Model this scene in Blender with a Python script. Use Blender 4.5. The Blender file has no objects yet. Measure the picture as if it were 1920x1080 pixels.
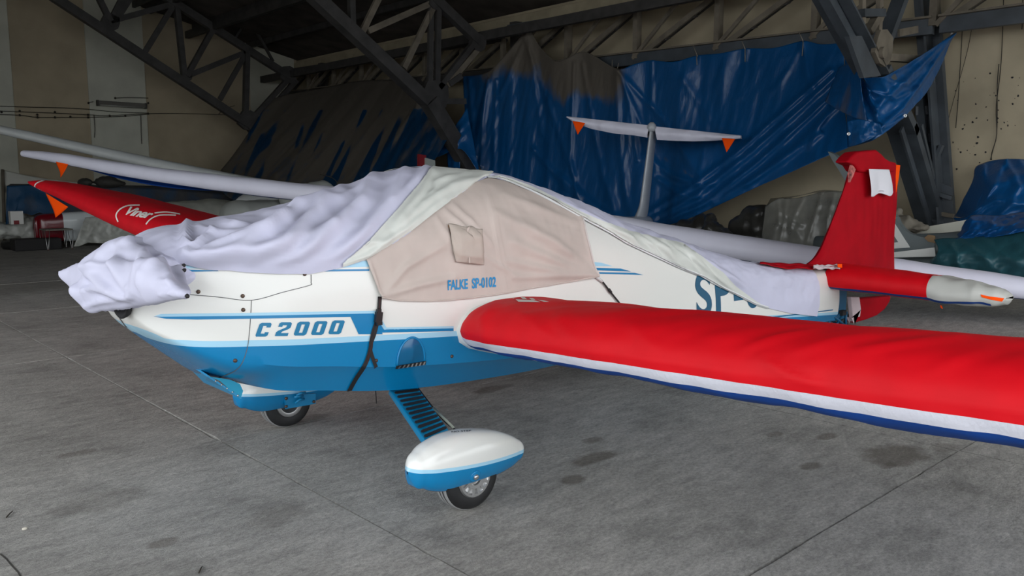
import bpy, bmesh, math, random
import numpy as np
from mathutils import Vector, Matrix, noise
from mathutils.bvhtree import BVHTree

random.seed(7)
SC = bpy.context.scene
COL = SC.collection

# ------------------------------------------------------------------ camera, world, exposure
FPX, CAMH = 1550.0, 1.55
PITCH = math.atan(200 / FPX)
HEAD = math.radians(42.7)          # heading: clockwise from +Y
CAM = Vector((-2.45, -3.849, CAMH))
cd = bpy.data.cameras.new('camera'); cd.sensor_width = 36; cd.lens = FPX / 1920 * 36
cd.clip_start = .05; cd.clip_end = 300
cam = bpy.data.objects.new('camera', cd); COL.objects.link(cam)
cam.location = CAM; cam.rotation_euler = (math.pi / 2 - PITCH, 0, -HEAD)
SC.camera = cam
SC.view_settings.view_transform = 'Standard'
SC.view_settings.look = 'None'
SC.view_settings.gamma = 1
SC.view_settings.exposure = 0.0
SC.view_settings.use_curve_mapping = False
SC.cycles.max_bounces = 8
SC.cycles.diffuse_bounces = 5

W = bpy.data.worlds.new('overcast_sky'); SC.world = W; W.use_nodes = True
nt = W.node_tree; nt.nodes.clear()
bg = nt.nodes.new('ShaderNodeBackground'); wo = nt.nodes.new('ShaderNodeOutputWorld')
bg.inputs[0].default_value = (0.93, 0.97, 1.0, 1); bg.inputs[1].default_value = 3.1
nt.links.new(bg.outputs[0], wo.inputs[0])

# daylight portals in the open hangar doorways (they only guide the sampling of the sky)
def portal(loc, rot, sx, sy):
    l = bpy.data.lights.new('door_portal', 'AREA'); l.shape = 'RECTANGLE'; l.size = sx; l.size_y = sy
    l.cycles.is_portal = True
    o = bpy.data.objects.new('door_portal', l); COL.objects.link(o); o.location = loc; o.rotation_euler = rot

DOOR_Y = -7.6
portal((2.4, DOOR_Y - .2, 2.75), (-math.pi / 2, 0, 0), 17.5, 5.5)
BACK_X, BACK_Y = -6.6, 8.0
portal((BACK_X - .2, (DOOR_Y + BACK_Y) / 2, 2.75), (0, -math.pi / 2, 0), 5.5, BACK_Y - DOOR_Y)

# ------------------------------------------------------------------ pixel helpers (1920x1080)
RIGHT = Vector((math.cos(HEAD), -math.sin(HEAD), 0))
FWDH = Vector((math.sin(HEAD), math.cos(HEAD), 0))
FWD = FWDH * math.cos(PITCH) + Vector((0, 0, -math.sin(PITCH)))
UP = FWDH * math.sin(PITCH) + Vector((0, 0, math.cos(PITCH)))
def ray(u, v): return RIGHT * ((u - 960) / FPX) + FWD + UP * ((540 - v) / FPX)
def at(u, v, x=None, y=None, z=None):
    d = ray(u, v)
    if x is not None: t = (x - CAM.x) / d.x
    elif y is not None: t = (y - CAM.y) / d.y
    else: t = (z - CAM.z) / d.z
    return CAM + d * t
def atp(u, v, p, n):
    d = ray(u, v); t = (Vector(p) - CAM).dot(n) / d.dot(n)
    return CAM + d * t
def px(P):
    d = Vector(P) - CAM; w = d.dot(FWD)
    return (960 + FPX * d.dot(RIGHT) / w, 540 - FPX * d.dot(UP) / w)

def resample(pts, n):
    pts = [Vector(p) for p in pts]
    L = [0]
    for a, b in zip(pts, pts[1:]): L.append(L[-1] + (b - a).length)
    out = []; k = 0
    for i in range(n):
        s = L[-1] * i / (n - 1)
        while k < len(L) - 2 and L[k + 1] < s: k += 1
        f = (s - L[k]) / max(1e-9, L[k + 1] - L[k])
        out.append(pts[k].lerp(pts[k + 1], min(1, max(0, f))))
    return out
def smoothpts(pts, sub=6):
    P = [Vector(p) for p in pts]; out = []
    for i in range(len(P) - 1):
        a = P[max(0, i - 1)]; b = P[i]; c = P[i + 1]; d = P[min(len(P) - 1, i + 2)]
        for k in range(sub):
            t = k / sub
            out.append(.5 * ((2 * b) + (c - a) * t + (2 * a - 5 * b + 4 * c - d) * t * t + (3 * b - a - 3 * c + d) * t ** 3))
    out.append(P[-1]); return out
def nz(p, s=1.0, o=0): return noise.noise(Vector(p) * s + Vector((o * 13.7, o * 7.1, o * 3.3)))
def segd(p, a, b):
    ax, ay = a; bx, by = b; dx, dy = bx - ax, by - ay
    t = max(0, min(1, ((p[0] - ax) * dx + (p[1] - ay) * dy) / max(1e-9, dx * dx + dy * dy)))
    return math.hypot(p[0] - ax - t * dx, p[1] - ay - t * dy), t
def folds(P, F):
    """height of cloth folds: F = [(polyline in photo pixels, width, amplitude, taper)]"""
    q = px(P); h = 0
    for pl, w, a, tp in F:
        best = 1e9; bt = 0; n = len(pl) - 1
        for i in range(n):
            d, t = segd(q, pl[i], pl[i + 1])
            if d < best: best = d; bt = (i + t) / n
        k = best / (w * (1 + tp * bt))
        if k < 3: h += a * math.exp(-k * k) * (1 - .5 * abs(2 * bt - 1) if tp == 0 else 1)
    return h

# ------------------------------------------------------------------ materials
def lin(c):
    return tuple((x / 12.92 if x <= .04045 else ((x + .055) / 1.055) ** 2.4) for x in (v / 255 for v in c)) + (1,)
MATS = {}
def mat(name, col, rough=.6, metal=0, var=.0, vscale=3, bump=0, bscale=40, spec=.5, coat=0, trans=0, stretch=(1, 1, 1), sheen=0):
    if name in MATS: return MATS[name]
    m = bpy.data.materials.new(name); m.use_nodes = True
    n = m.node_tree.nodes; l = m.node_tree.links; b = n['Principled BSDF']
    c = col if len(col) == 4 else lin(col)
    b.inputs['Base Color'].default_value = c
    b.inputs['Roughness'].default_value = rough; b.inputs['Metallic'].default_value = metal
    b.inputs['Specular IOR Level'].default_value = spec
    b.inputs['Coat Weight'].default_value = coat
    if coat: b.inputs['Coat Roughness'].default_value = .08
    if sheen: b.inputs['Sheen Weight'].default_value = sheen
    if trans: b.inputs['Alpha'].default_value = 1 - trans
    tc = n.new('ShaderNodeNewGeometry'); mp = n.new('ShaderNodeMapping'); l.new(tc.outputs['Position'], mp.inputs[0])
    mp.inputs['Scale'].default_value = stretch
    if var:
        t = n.new('ShaderNodeTexNoise'); t.inputs['Scale'].default_value = vscale; t.inputs['Detail'].default_value = 6
        l.new(mp.outputs[0], t.inputs['Vector'])
        r = n.new('ShaderNodeValToRGB'); r.color_ramp.elements[0].position = .3; r.color_ramp.elements[1].position = .7
        r.color_ramp.elements[0].color = tuple(x * (1 - var) for x in c[:3]) + (1,)
        r.color_ramp.elements[1].color = tuple(min(1, x * (1 + var)) for x in c[:3]) + (1,)
        l.new(t.outputs['Fac'], r.inputs[0]); l.new(r.outputs[0], b.inputs['Base Color'])
    if bump:
        t2 = n.new('ShaderNodeTexNoise'); t2.inputs['Scale'].default_value = bscale; t2.inputs['Detail'].default_value = 4
        l.new(mp.outputs[0], t2.inputs['Vector'])
        bp = n.new('ShaderNodeBump'); bp.inputs['Strength'].default_value = min(1, bump); bp.inputs['Distance'].default_value = .02 * bump
        l.new(t2.outputs['Fac'], bp.inputs['Height']); l.new(bp.outputs[0], b.inputs['Normal'])
    MATS[name] = m; return m

def band_mat(name, attr, stops, rough=.3, coat=.0, bump=0):
    """paint bands: colour steps over a float attribute (metres above the paint line)"""
    m = bpy.data.materials.new(name); m.use_nodes = True
    n = m.node_tree.nodes; l = m.node_tree.links; b = n['Principled BSDF']
    b.inputs['Roughness'].default_value = rough; b.inputs['Coat Weight'].default_value = coat
    a = n.new('ShaderNodeAttribute'); a.attribute_name = attr
    prev = None
    for thr, c in stops:
        if prev is None:
            rgb = n.new('ShaderNodeRGB'); rgb.outputs[0].default_value = c; prev = rgb.outputs[0]; continue
        g = n.new('ShaderNodeMath'); g.operation = 'GREATER_THAN'; g.inputs[1].default_value = thr
        l.new(a.outputs['Fac'], g.inputs[0])
        x = n.new('ShaderNodeMixRGB'); l.new(g.outputs[0], x.inputs[0]); l.new(prev, x.inputs[1]); x.inputs[2].default_value = c
        prev = x.outputs[0]
    l.new(prev, b.inputs['Base Color']); return m

WHITE = (.80, .80, .77, 1); BLUE = (.002, .20, .45, 1); LBLUE = (.38, .66, .84, 1); DBLUE = (.004, .135, .30, 1)
M_WHITE = mat('aircraft_white_paint', WHITE, .28, coat=.15)
M_BLUE = mat('aircraft_blue_paint', BLUE, .32, coat=.1)
M_LBLUE = mat('light_blue_stripe_paint', LBLUE, .3)
M_DBLUE = mat('deep_blue_stripe_paint', DBLUE, .35)
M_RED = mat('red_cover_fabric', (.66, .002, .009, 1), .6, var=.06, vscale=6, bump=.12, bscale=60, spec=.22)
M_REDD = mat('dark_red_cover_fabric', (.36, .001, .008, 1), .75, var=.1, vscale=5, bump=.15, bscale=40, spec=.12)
M_COVW = mat('white_cover_fabric', (.59, .59, .74, 1), .6, var=.03, vscale=4, bump=.15, bscale=30, spec=.3)
M_COVB = mat('blue_cover_fabric', (.004, .05, .26, 1), .65, var=.1, vscale=8, spec=.3)
M_LINE = mat('grey_white_lining', (.66, .68, .64, 1), .45, var=.03, vscale=5, bump=.2, bscale=25)
M_BEIGE = mat('beige_window_fabric', (.55, .47, .43, 1), .6, var=.07, vscale=5, bump=.12, bscale=25, spec=.3)
M_ORNG = mat('orange_pennant_fabric', (1.0, .085, .001, 1), .7, spec=.1)
M_TIRE = mat('black_rubber', (.012, .012, .013, 1), .55, var=.3, vscale=12)
M_TREAD = mat('dusty_tread_rubber', (.25, .25, .25, 1), .8)
M_ALU = mat('bare_aluminium', (.6, .6, .6, 1), .3, metal=.9)
M_BLACK = mat('black_webbing', (.012, .010, .011, 1), .6)
M_DARK = mat('dark_void', (.01, .01, .012, 1), .8)
M_STEEL = mat('dark_painted_steel', (.045, .043, .042, 1), .6, var=.35, vscale=4)
M_STEELB = mat('blue_grey_painted_steel', (.055, .066, .078, 1), .55, var=.3, vscale=3)
M_STEELD = mat('dusty_steel', (.15, .13, .10, 1), .8, var=.3, vscale=4)
M_ROOF = mat('dark_corrugated_sheet', (.05, .042, .036, 1), .7, var=.4, vscale=2)
M_SCREW = mat('brown_screw_steel', (.12, .08, .06, 1), .45, metal=.6)

# ------------------------------------------------------------------ object helpers
WL = {}; GEO = {}
def prop(o, label=None, cat=None, group=None, kind=None):
    if label: o['label'] = label
    if cat: o['category'] = cat
    if group: o['group'] = group
    if kind: o['kind'] = kind
    return o
def link(o, parent):
    COL.objects.link(o)
    if parent is not None:
        o.parent = parent; o.matrix_parent_inverse = Matrix.Translation(-WL[parent.name])
def empty(name, loc, label=None, cat=None, group=None, kind=None):
    o = bpy.data.objects.new(name, None); COL.objects.link(o); o.location = Vector(loc); o.empty_display_size = .1
    WL[o.name] = Vector(loc); return prop(o, label, cat, group, kind)
def mesh(name, V, F, m, parent=None, smooth=True, sharp=None, attrs=None, label=None, cat=None, group=None, kind=None, fmat=None, thick=0):
    me = bpy.data.meshes.new(name)
    V = [Vector(v) for v in V]
    if parent is None and V:
        c = Vector((sum(v.x for v in V) / len(V), sum(v.y for v in V) / len(V), min(v.z for v in V)))
    else: c = Vector()
    me.from_pydata([tuple(v - c) for v in V], [], F)
    for mm in (m if isinstance(m, (list, tuple)) else [m]): me.materials.append(mm)
    if fmat is not None: me.polygons.foreach_set('material_index', fmat)
    if smooth:
        me.polygons.foreach_set('use_smooth', [True] * len(me.polygons))
    if attrs:
        for k, vals in attrs.items():
            a = me.attributes.new(k, 'FLOAT', 'POINT'); a.data.foreach_set('value', vals)
    me.validate(); me.update()
    if smooth and sharp: me.set_sharp_from_angle(angle=math.radians(sharp))
    o = bpy.data.objects.new(name, me); link(o, parent); o.location = c
    WL[o.name] = c if parent is None else Vector(); GEO[o.name] = (V, F)
    if thick:
        md = o.modifiers.new('thickness', 'SOLIDIFY'); md.thickness = thick; md.offset = -1
    return prop(o, label, cat, group, kind)
def bvh(o): return BVHTree.FromPolygons(*GEO[o.name])
def bvhs(os):
    V = []; F = []
    for o in os:
        v, f = GEO[o.name]; n = len(V); V += v; F += [tuple(i + n for i in q) for q in f]
    return BVHTree.FromPolygons(V, F)
def hit(u, v, B):
    d = ray(u, v).normalized(); r = B.ray_cast(CAM, d)
    return (r[0], r[1] if r[1].dot(d) < 0 else -r[1]) if r[0] is not None else (None, None)
def gridmesh(nu, nv, fn, wrapu=False):
    V = [fn(i / (nu if wrapu else nu - 1), j / (nv - 1)) for j in range(nv) for i in range(nu)]
    F = []
    for j in range(nv - 1):
        for i in range(nu if wrapu else nu - 1):
            a = j * nu + i; b = j * nu + (i + 1) % nu
            F.append((a, b, b + nu, a + nu))
    return V, F
def boxvf(c, s, R=None):
    R = R or Matrix.Identity(3); V = []
    for dx in (-1, 1):
        for dy in (-1, 1):
            for dz in (-1, 1): V.append(Vector(c) + R @ Vector((dx * s[0] / 2, dy * s[1] / 2, dz * s[2] / 2)))
    return V, [(0, 1, 3, 2), (4, 6, 7, 5), (0, 4, 5, 1), (2, 3, 7, 6), (0, 2, 6, 4), (1, 5, 7, 3)]
def join(*vfs):
    V = []; F = []
    for v, f in vfs:
        n = len(V); V += list(v); F += [tuple(i + n for i in q) for q in f]
    return V, F
def beamvf(p, q, w, h, upv=(0, 0, 1)):
    p = Vector(p); q = Vector(q); d = (q - p); L = d.length; d.normalize()
    s = d.cross(Vector(upv))
    if s.length < 1e-3: s = d.cross(Vector((1, 0, 0)))
    s.normalize(); t = s.cross(d)
    return boxvf((p + q) / 2, (L, w, h), Matrix((d, s, t)).transposed())
def tubevf(pts, r, n=8, cap=True):
    P = [Vector(p) for p in pts]; V = []; F = []
    for i, p in enumerate(P):
        d = (P[min(i + 1, len(P) - 1)] - P[max(i - 1, 0)]).normalized()
        a = d.cross(Vector((.13, .21, .97)));
        if a.length < .01: a = d.cross(Vector((1, 0, 0)))
        a.normalize(); b = d.cross(a)
        rr = r[i] if isinstance(r, (list, tuple)) else r
        for k in range(n):
            t = 2 * math.pi * k / n; V.append(p + (a * math.cos(t) + b * math.sin(t)) * rr)
    for i in range(len(P) - 1):
        for k in range(n):
            F.append((i * n + k, i * n + (k + 1) % n, (i + 1) * n + (k + 1) % n, (i + 1) * n + k))
    if cap: F += [tuple(range(n))[::-1], tuple((len(P) - 1) * n + k for k in range(n))]
    return V, F
def lathevf(prof, c, axis, n=32):
    """prof: (radius, along) pairs round an axis through c"""
    axis = Vector(axis).normalized(); a = axis.cross(Vector((0, 0, 1)))
    if a.length < .01: a = axis.cross(Vector((1, 0, 0)))
    a.normalize(); b = axis.cross(a); V = []; F = []
    for r, h in prof:
        for k in range(n):
            t = 2 * math.pi * k / n; V.append(Vector(c) + axis * h + (a * math.cos(t) + b * math.sin(t)) * r)
    m = len(prof)
    for i in range(m - 1):
        for k in range(n): F.append((i * n + k, i * n + (k + 1) % n, (i + 1) * n + (k + 1) % n, (i + 1) * n + k))
    F += [tuple(range(n))[::-1], tuple((m - 1) * n + k for k in range(n))]
    return V, F
def plate(poly, th, n):
    """flat plate from a 3D outline, thickness th along n"""
    n = Vector(n).normalized() * th; P = [Vector(p) for p in poly]; k = len(P)
    V = P + [p + n for p in P]
    F = [tuple(range(k))[::-1], tuple(range(k, 2 * k))] + [(i, (i + 1) % k, (i + 1) % k + k, i + k) for i in range(k)]
    return V, F
def bevel(o, w, seg=2):
    md = o.modifiers.new('bevel', 'BEVEL'); md.width = w; md.segments = seg; md.limit_method = 'ANGLE'; return o

# flat outlines and lettering laid onto a surface
def fill2d(polys, cell):
    cu = bpy.data.curves.new('outline', 'CURVE'); cu.dimensions = '2D'; cu.fill_mode = 'BOTH'
    for pts in polys:
        s = cu.splines.new('POLY'); s.points.add(len(pts) - 1)
        for p, q in zip(s.points, pts): p.co = (q[0] * .01, q[1] * .01, 0, 1)
        s.use_cyclic_u = True
    return curve2d(cu, cell, 100)
def text2d(body, cell, shear=0, bold=.0, spacing=1):
    cu = bpy.data.curves.new('lettering', 'FONT'); cu.body = body; cu.size = 1; cu.shear = shear; cu.offset = bold; cu.space_character = spacing
    cu.fill_mode = 'BOTH'; return curve2d(cu, cell, 1)
def curve2d(cu, cell, k):
    o = bpy.data.objects.new('tmp', cu); COL.objects.link(o)
    dg = bpy.context.evaluated_depsgraph_get(); me = bpy.data.meshes.new_from_object(o.evaluated_get(dg))
    bm = bmesh.new(); bm.from_mesh(me); bpy.data.objects.remove(o); bpy.data.meshes.remove(me)
    for v in bm.verts: v.co *= k; v.co.z = 0
    if cell and bm.verts:
        for ax in (0, 1):
            lo = min(v.co[ax] for v in bm.verts); hi = max(v.co[ax] for v in bm.verts)
            c = math.floor(lo / cell) * cell + cell * .37
            while c < hi:
                nrm = Vector((0, 0, 0)); nrm[ax] = 1; co = Vector((0, 0, 0)); co[ax] = c
                bmesh.ops.bisect_plane(bm, geom=bm.verts[:] + bm.edges[:] + bm.faces[:], plane_co=co, plane_no=nrm)
                c += cell
    bm.verts.index_update()
    V = [v.co.copy() for v in bm.verts]; F = [tuple(v.index for v in f.verts) for f in bm.faces]; bm.free()
    return V, F
def lay(name, VF, toray, B, m, parent, off=.002, kind=None, label=None):
    """lay a flat mesh on a surface: every vertex goes where its ray meets it, lifted by off"""
    V, F = VF; P = []; ok = []
    for v in V:
        o, d = toray(v.x, v.y); d = d.normalized(); r = B.ray_cast(o, d)
        if r[0] is None: P.append(Vector()); ok.append(False); continue
        n = r[1] if r[1].dot(d) < 0 else -r[1]
        P.append(r[0] + n * off); ok.append(True)
    F = [f for f in F if all(ok[i] for i in f)]
    used = sorted({i for f in F for i in f}); mp = {i: k for k, i in enumerate(used)}
    if not used: print('no hit', name); return None
    return mesh(name, [P[i] for i in used], [tuple(mp[i] for i in f) for f in F], m, parent, smooth=True, kind=kind, label=label)
def pxray(u, v): return CAM, ray(u, v)
def stroke(pts, w):
    P = [Vector((p[0], p[1])) for p in pts]; A = []; Bq = []
    for i, p in enumerate(P):
        d = (P[min(i + 1, len(P) - 1)] - P[max(i - 1, 0)]).normalized(); n = Vector((-d.y, d.x)) * w / 2
        A.append(p + n); Bq.append(p - n)
    return [tuple(p) for p in A] + [tuple(p) for p in reversed(Bq)]
def ruled(topl, botl, nu, nv, B, off, wob=None):
    """cloth panel between two photo outlines, draped on the surface B"""
    T = resample([Vector((p[0], p[1], 0)) for p in topl], nu); L = resample([Vector((p[0], p[1], 0)) for p in botl], nu)
    V = []; last = None
    for j in range(nv):
        for i in range(nu):
            q = T[i].lerp(L[i], j / (nv - 1)); p, n = hit(q.x, q.y, B)
            k = 0
            while p is None and k < 40:
                k += 1; p, n = hit(q.x, q.y + k * 1.0, B)
            if p is None: p = V[-1].copy(); n = Vector((0, -1, 0))
            V.append(p + n * (off + (wob(p, i / (nu - 1), j / (nv - 1)) if wob else 0)))
    F = [(j * nu + i, j * nu + i + 1, (j + 1) * nu + i + 1, (j + 1) * nu + i) for j in range(nv - 1) for i in range(nu - 1)]
    return V, F
def flip(VF): return VF[0], [tuple(reversed(f)) for f in VF[1]]
def mirror(VF): return [Vector((v.x, -v.y, v.z)) for v in VF[0]], [tuple(reversed(f)) for f in VF[1]]

# ------------------------------------------------------------------ floor
def concrete():
    m = bpy.data.materials.new('worn_concrete'); m.use_nodes = True
    n = m.node_tree.nodes; l = m.node_tree.links; b = n['Principled BSDF']
    b.inputs['Roughness'].default_value = .82; b.inputs['Specular IOR Level'].default_value = .25
    g = n.new('ShaderNodeNewGeometry')
    def tex(scale, detail, st=(1, 1, 1), rough=.6, rz=0):
        mp = n.new('ShaderNodeMapping'); mp.inputs['Scale'].default_value = st; mp.inputs['Rotation'].default_value = (0, 0, rz)
        l.new(g.outputs['Position'], mp.inputs[0])
        t = n.new('ShaderNodeTexNoise'); t.inputs['Scale'].default_value = scale; t.inputs['Detail'].default_value = detail
        t.inputs['Roughness'].default_value = rough; l.new(mp.outputs[0], t.inputs['Vector']); return t.outputs['Fac']
    def ramp(f, p0, c0, p1, c1):
        r = n.new('ShaderNodeValToRGB'); r.color_ramp.elements[0].position = p0; r.color_ramp.elements[1].position = p1
        r.color_ramp.elements[0].color = (c0, c0, c0, 1) if not isinstance(c0, tuple) else c0
        r.color_ramp.elements[1].color = (c1, c1, c1, 1) if not isinstance(c1, tuple) else c1
        l.new(f, r.inputs[0]); return r.outputs[0]
    def mul(a, c, fac=1.0, mode='MULTIPLY'):
        x = n.new('ShaderNodeMixRGB'); x.blend_type = mode; x.inputs[0].default_value = fac
        l.new(a, x.inputs[1])
        if isinstance(c, tuple): x.inputs[2].default_value = c
        else: l.new(c, x.inputs[2])
        return x.outputs[0]
    col = ramp(tex(.9, 8), .3, (.345, .333, .310, 1), .72, (.485, .468, .438, 1))
    col = mul(col, ramp(tex(5, 8, (1, 3, 1), .65, -.74), .3, .74, .7, 1.2))
    col = mul(col, ramp(tex(38, 6, (1, 1.6, 1), .75, -.74), .32, .68, .68, 1.28))
    col = mul(col, ramp(tex(1.9, 4), .28, .72, .46, 1.0))
    # light grit and pale specks
    v = n.new('ShaderNodeTexVoronoi'); v.inputs['Scale'].default_value = 30; l.new(g.outputs['Position'], v.inputs['Vector'])
    sp = ramp(v.outputs['Distance'], .03, 1.0, .075, 0.0)
    sel = n.new('ShaderNodeSeparateColor'); l.new(v.outputs['Color'], sel.inputs[0])
    th = n.new('ShaderNodeMath'); th.operation = 'GREATER_THAN'; th.inputs[1].default_value = .90; l.new(sel.outputs[0], th.inputs[0])
    mm = n.new('ShaderNodeMath'); mm.operation = 'MULTIPLY'; l.new(sp, mm.inputs[0]); l.new(th.outputs[0], mm.inputs[1])
    mx = n.new('ShaderNodeMixRGB'); l.new(mm.outputs[0], mx.inputs[0]); l.new(col, mx.inputs[1]); mx.inputs[2].default_value = (.6, .56, .48, 1); col = mx.outputs[0]
    # oil stains with their own shapes: x, y, radius x, radius y, darkness
    S = [(.94, -.85, .30, .13, .62), (.61, -1.0, .15, .10, .6), (2.25, -1.98, .44, .28, .60), (2.62, -2.12, .2, .12, .35), (2.3, -1.55, .16, .09, .5),
         (1.74, -1.74, .15, .09, .5), (2.11, -1.31, .13, .08, .4), (1.19, -.62, .13, .09, .5), (2.04, -2.03, .12, .05, .3),
         (-1.18, 1.23, .20, .10, .42), (-1.25, -.33, .13, .08, .45), (-1.3, .35, .4, .25, .22), (-.75, -.4, .3, .2, .2), (1.55, .72, .35, .12, .45), (.1, .95, .4, .15, .3),
         (-3.2, 5.2, 2.2, 1.2, .3), (0, 10, 3, 1.5, .3), (.35, -.35, .3, .2, .2)]
    for (x, y, rx, ry, a) in S:
        mp = n.new('ShaderNodeMapping'); mp.vector_type = 'POINT'
        w = n.new('ShaderNodeVectorMath'); w.operation = 'SUBTRACT'; l.new(g.outputs['Position'], w.inputs[0]); w.inputs[1].default_value = (x, y, 0)
        d = n.new('ShaderNodeVectorMath'); d.operation = 'DIVIDE'; l.new(w.outputs[0], d.inputs[0]); d.inputs[1].default_value = (rx, ry, 1e6)
        ln = n.new('ShaderNodeVectorMath'); ln.operation = 'LENGTH'; l.new(d.outputs[0], ln.inputs[0])
        ad = n.new('ShaderNodeMath'); ad.operation = 'MULTIPLY_ADD'; l.new(WARP(n, l, g), ad.inputs[0]); ad.inputs[1].default_value = .7; l.new(ln.outputs['Value'], ad.inputs[2])
        k = ramp(ad.outputs[0], .75, 1.0, 1.75, 0.0)
        q = n.new('ShaderNodeMath'); q.operation = 'MULTIPLY'; q.inputs[1].default_value = a; l.new(k, q.inputs[0])
        x2 = n.new('ShaderNodeMixRGB'); l.new(q.outputs[0], x2.inputs[0]); l.new(col, x2.inputs[1]); x2.inputs[2].default_value = (.10, .083, .062, 1); col = x2.outputs[0]
    l.new(col, b.inputs['Base Color'])
    h = mul(ramp(tex(26, 8, (1, 2.5, 1), .75, -.74), .25, 0.0, .75, 1.0), ramp(tex(150, 3), .3, 0.0, .7, 1.0), .35, 'ADD')
    bp = n.new('ShaderNodeBump'); bp.inputs['Strength'].default_value = .75; bp.inputs['Distance'].default_value = .008
    l.new(h, bp.inputs['Height']); l.new(bp.outputs[0], b.inputs['Normal'])
    return m
_warp = []
def WARP(n, l, g):
    if not _warp:
        t = n.new('ShaderNodeTexNoise'); t.inputs['Scale'].default_value = 7; t.inputs['Detail'].default_value = 5
        l.new(g.outputs['Position'], t.inputs['Vector']); _warp.append(t.outputs['Fac'])
    return _warp[0]
M_CONC = concrete()
M_JOINT = mat('joint_dirt', (.05, .046, .04, 1), .95, var=.4, vscale=8)
XJ = [-6.67, -3.57, -.47, 2.6, 5.7, 8.8, 11.35]
YJ = [-11.5, -8.4, -5.3, -2.2, .89, 4.15, 7.35, 10.5, 13.7, 17.6, 21.7]
V, F = boxvf((2.35, 5.1, -.16), (18.6, 34.4, .24))
FLOOR = mesh('floor', V, F, M_JOINT, smooth=False, kind='structure', label='worn grey concrete hangar floor laid in large slabs')
def slab(x0, x1, y0, y1):
    g = .004; ch = .003; near = abs(x0) < 8 and -6 < y0 < 6
    n = 60 if near else 3; dz = random.uniform(-.004, .003); R = []
    cs = [(x0 + g, y0 + g), (x1 - g, y0 + g), (x1 - g, y1 - g), (x0 + g, y1 - g)]
    for k in range(4):
        a = cs[k]; b = cs[(k + 1) % 4]
        for i in range(n):
            t = i / n; R.append((a[0] + (b[0] - a[0]) * t, a[1] + (b[1] - a[1]) * t))
    cx, cy = (x0 + x1) / 2, (y0 + y1) / 2; V = []; k = len(R)
    for z, ins in ((-.045, 0), (-.012 + dz, 0), (dz, ch)):
        for (x, y) in R:
            j = (nz((x, y, 0), 9, 1) * .004 + nz((x, y, 0), 2, 2) * .006 + max(0, nz((x, y, 0), 4, 3) - .3) * .018) if near else 0
            ii = ins + (max(0, j) if ins else 0) + j * .3
            V.append(Vector((x - math.copysign(ii, x - cx) * (abs(x - cx) > (x1 - x0) / 2 - .05), y - math.copysign(ii, y - cy) * (abs(y - cy) > (y1 - y0) / 2 - .05), z)))
    F = [tuple(range(2 * k, 3 * k))]
    for lv in (0, 1): F += [(lv * k + i, lv * k + (i + 1) % k, (lv + 1) * k + (i + 1) % k, (lv + 1) * k + i) for i in range(k)]
    mesh('concrete_slab', V, F, M_CONC, FLOOR, smooth=False)
for i in range(len(XJ) - 1):
    for j in range(len(YJ) - 1): slab(XJ[i], XJ[i + 1], YJ[j], YJ[j + 1])
V, F = boxvf((-10, -2, -.31), (90, 90, .16))
mesh('ground', V, F, mat('apron_concrete', (.30, .29, .27, 1), .9, var=.15, vscale=.5), smooth=False, kind='structure', label='concrete apron outside the open hangar door')

# ------------------------------------------------------------------ walls and roof
M_CREAM = mat('cream_plaster', (.43, .37, .26, 1), .9, var=.16, vscale=1.3, bump=.25, bscale=9)
M_TAN = mat('tan_wall_paint', (.42, .355, .25, 1), .9, var=.13, vscale=1.1, bump=.15, bscale=8)
M_PALE = mat('pale_grey_wall_paint', (.54, .54, .46, 1), .9, var=.10, vscale=1.5, bump=.15, bscale=8)
XR, YL = 11.35, 21.6
def roofz(x): return 5.55 + .21 * (XR - x) if x > 6.5 else 6.57 + .42 * (6.5 - x) if x > -2.5 else 6.57 + .42 * 9 - .42 * (-2.5 - x)
wl = mesh('wall_left', *boxvf((2.4, YL + .2, 5.4), (18.2, .3, 11.4)), M_TAN, smooth=False, kind='structure', label='end wall painted in tan and pale vertical stripes')
for (a, b) in ((-5.6, -3.8), (-2.2, -.4), (1.2, 3.03), (4.89, 6.45), (9.69, 11.25)):
    V, F = boxvf(((a + b) / 2, YL + .03, 5.0), (b - a, .06, 10.0)); bevel(mesh('wall_panel', V, F, M_PALE, wl, smooth=False), .01)
wr = mesh('wall_right', *boxvf((XR + .15, 6.9, 2.65), (.3, 30, 5.7)), M_CREAM, smooth=False, kind='structure', label='long cream plastered wall behind the tarpaulins')
V, F = boxvf((XR - .03, 6.9, 5.2), (.16, 29.6, .44)); bevel(mesh('ring_beam', V, F, mat('dusty_cream_concrete', (.40, .345, .24, 1), .9, var=.2, vscale=2), wr, smooth=False), .02)
for k in range(46):                                   # plaster flakes broken off the wall
    u = random.uniform(1785, 1915); v = random.uniform(130, 330) if k % 3 else random.uniform(170, 250); p = at(u, v, x=XR)
    r = random.uniform(.005, .018); n = random.randint(5, 8)
    pl = [Vector((XR - .004, p.y + r * math.cos(t * 6.28 / n) * random.uniform(.5, 1.3), p.z + r * math.sin(t * 6.28 / n) * random.uniform(.5, 1.4))) for t in range(n)]
    mesh('plaster_chip', *plate(pl, .006, (1, 0, 0)), M_DARK, wr, smooth=False)
mesh('wall_back', *join(boxvf((BACK_X - .1, (BACK_Y + 21.8) / 2, 4.4), (.25, 21.8 - BACK_Y, 9.2)), boxvf((BACK_X - .1, (DOOR_Y + BACK_Y) / 2, 7.3), (.25, BACK_Y - DOOR_Y, 3.6))), M_CREAM, smooth=False, kind='structure', label='hangar side wall with a wide open doorway beside the photographer')
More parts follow.
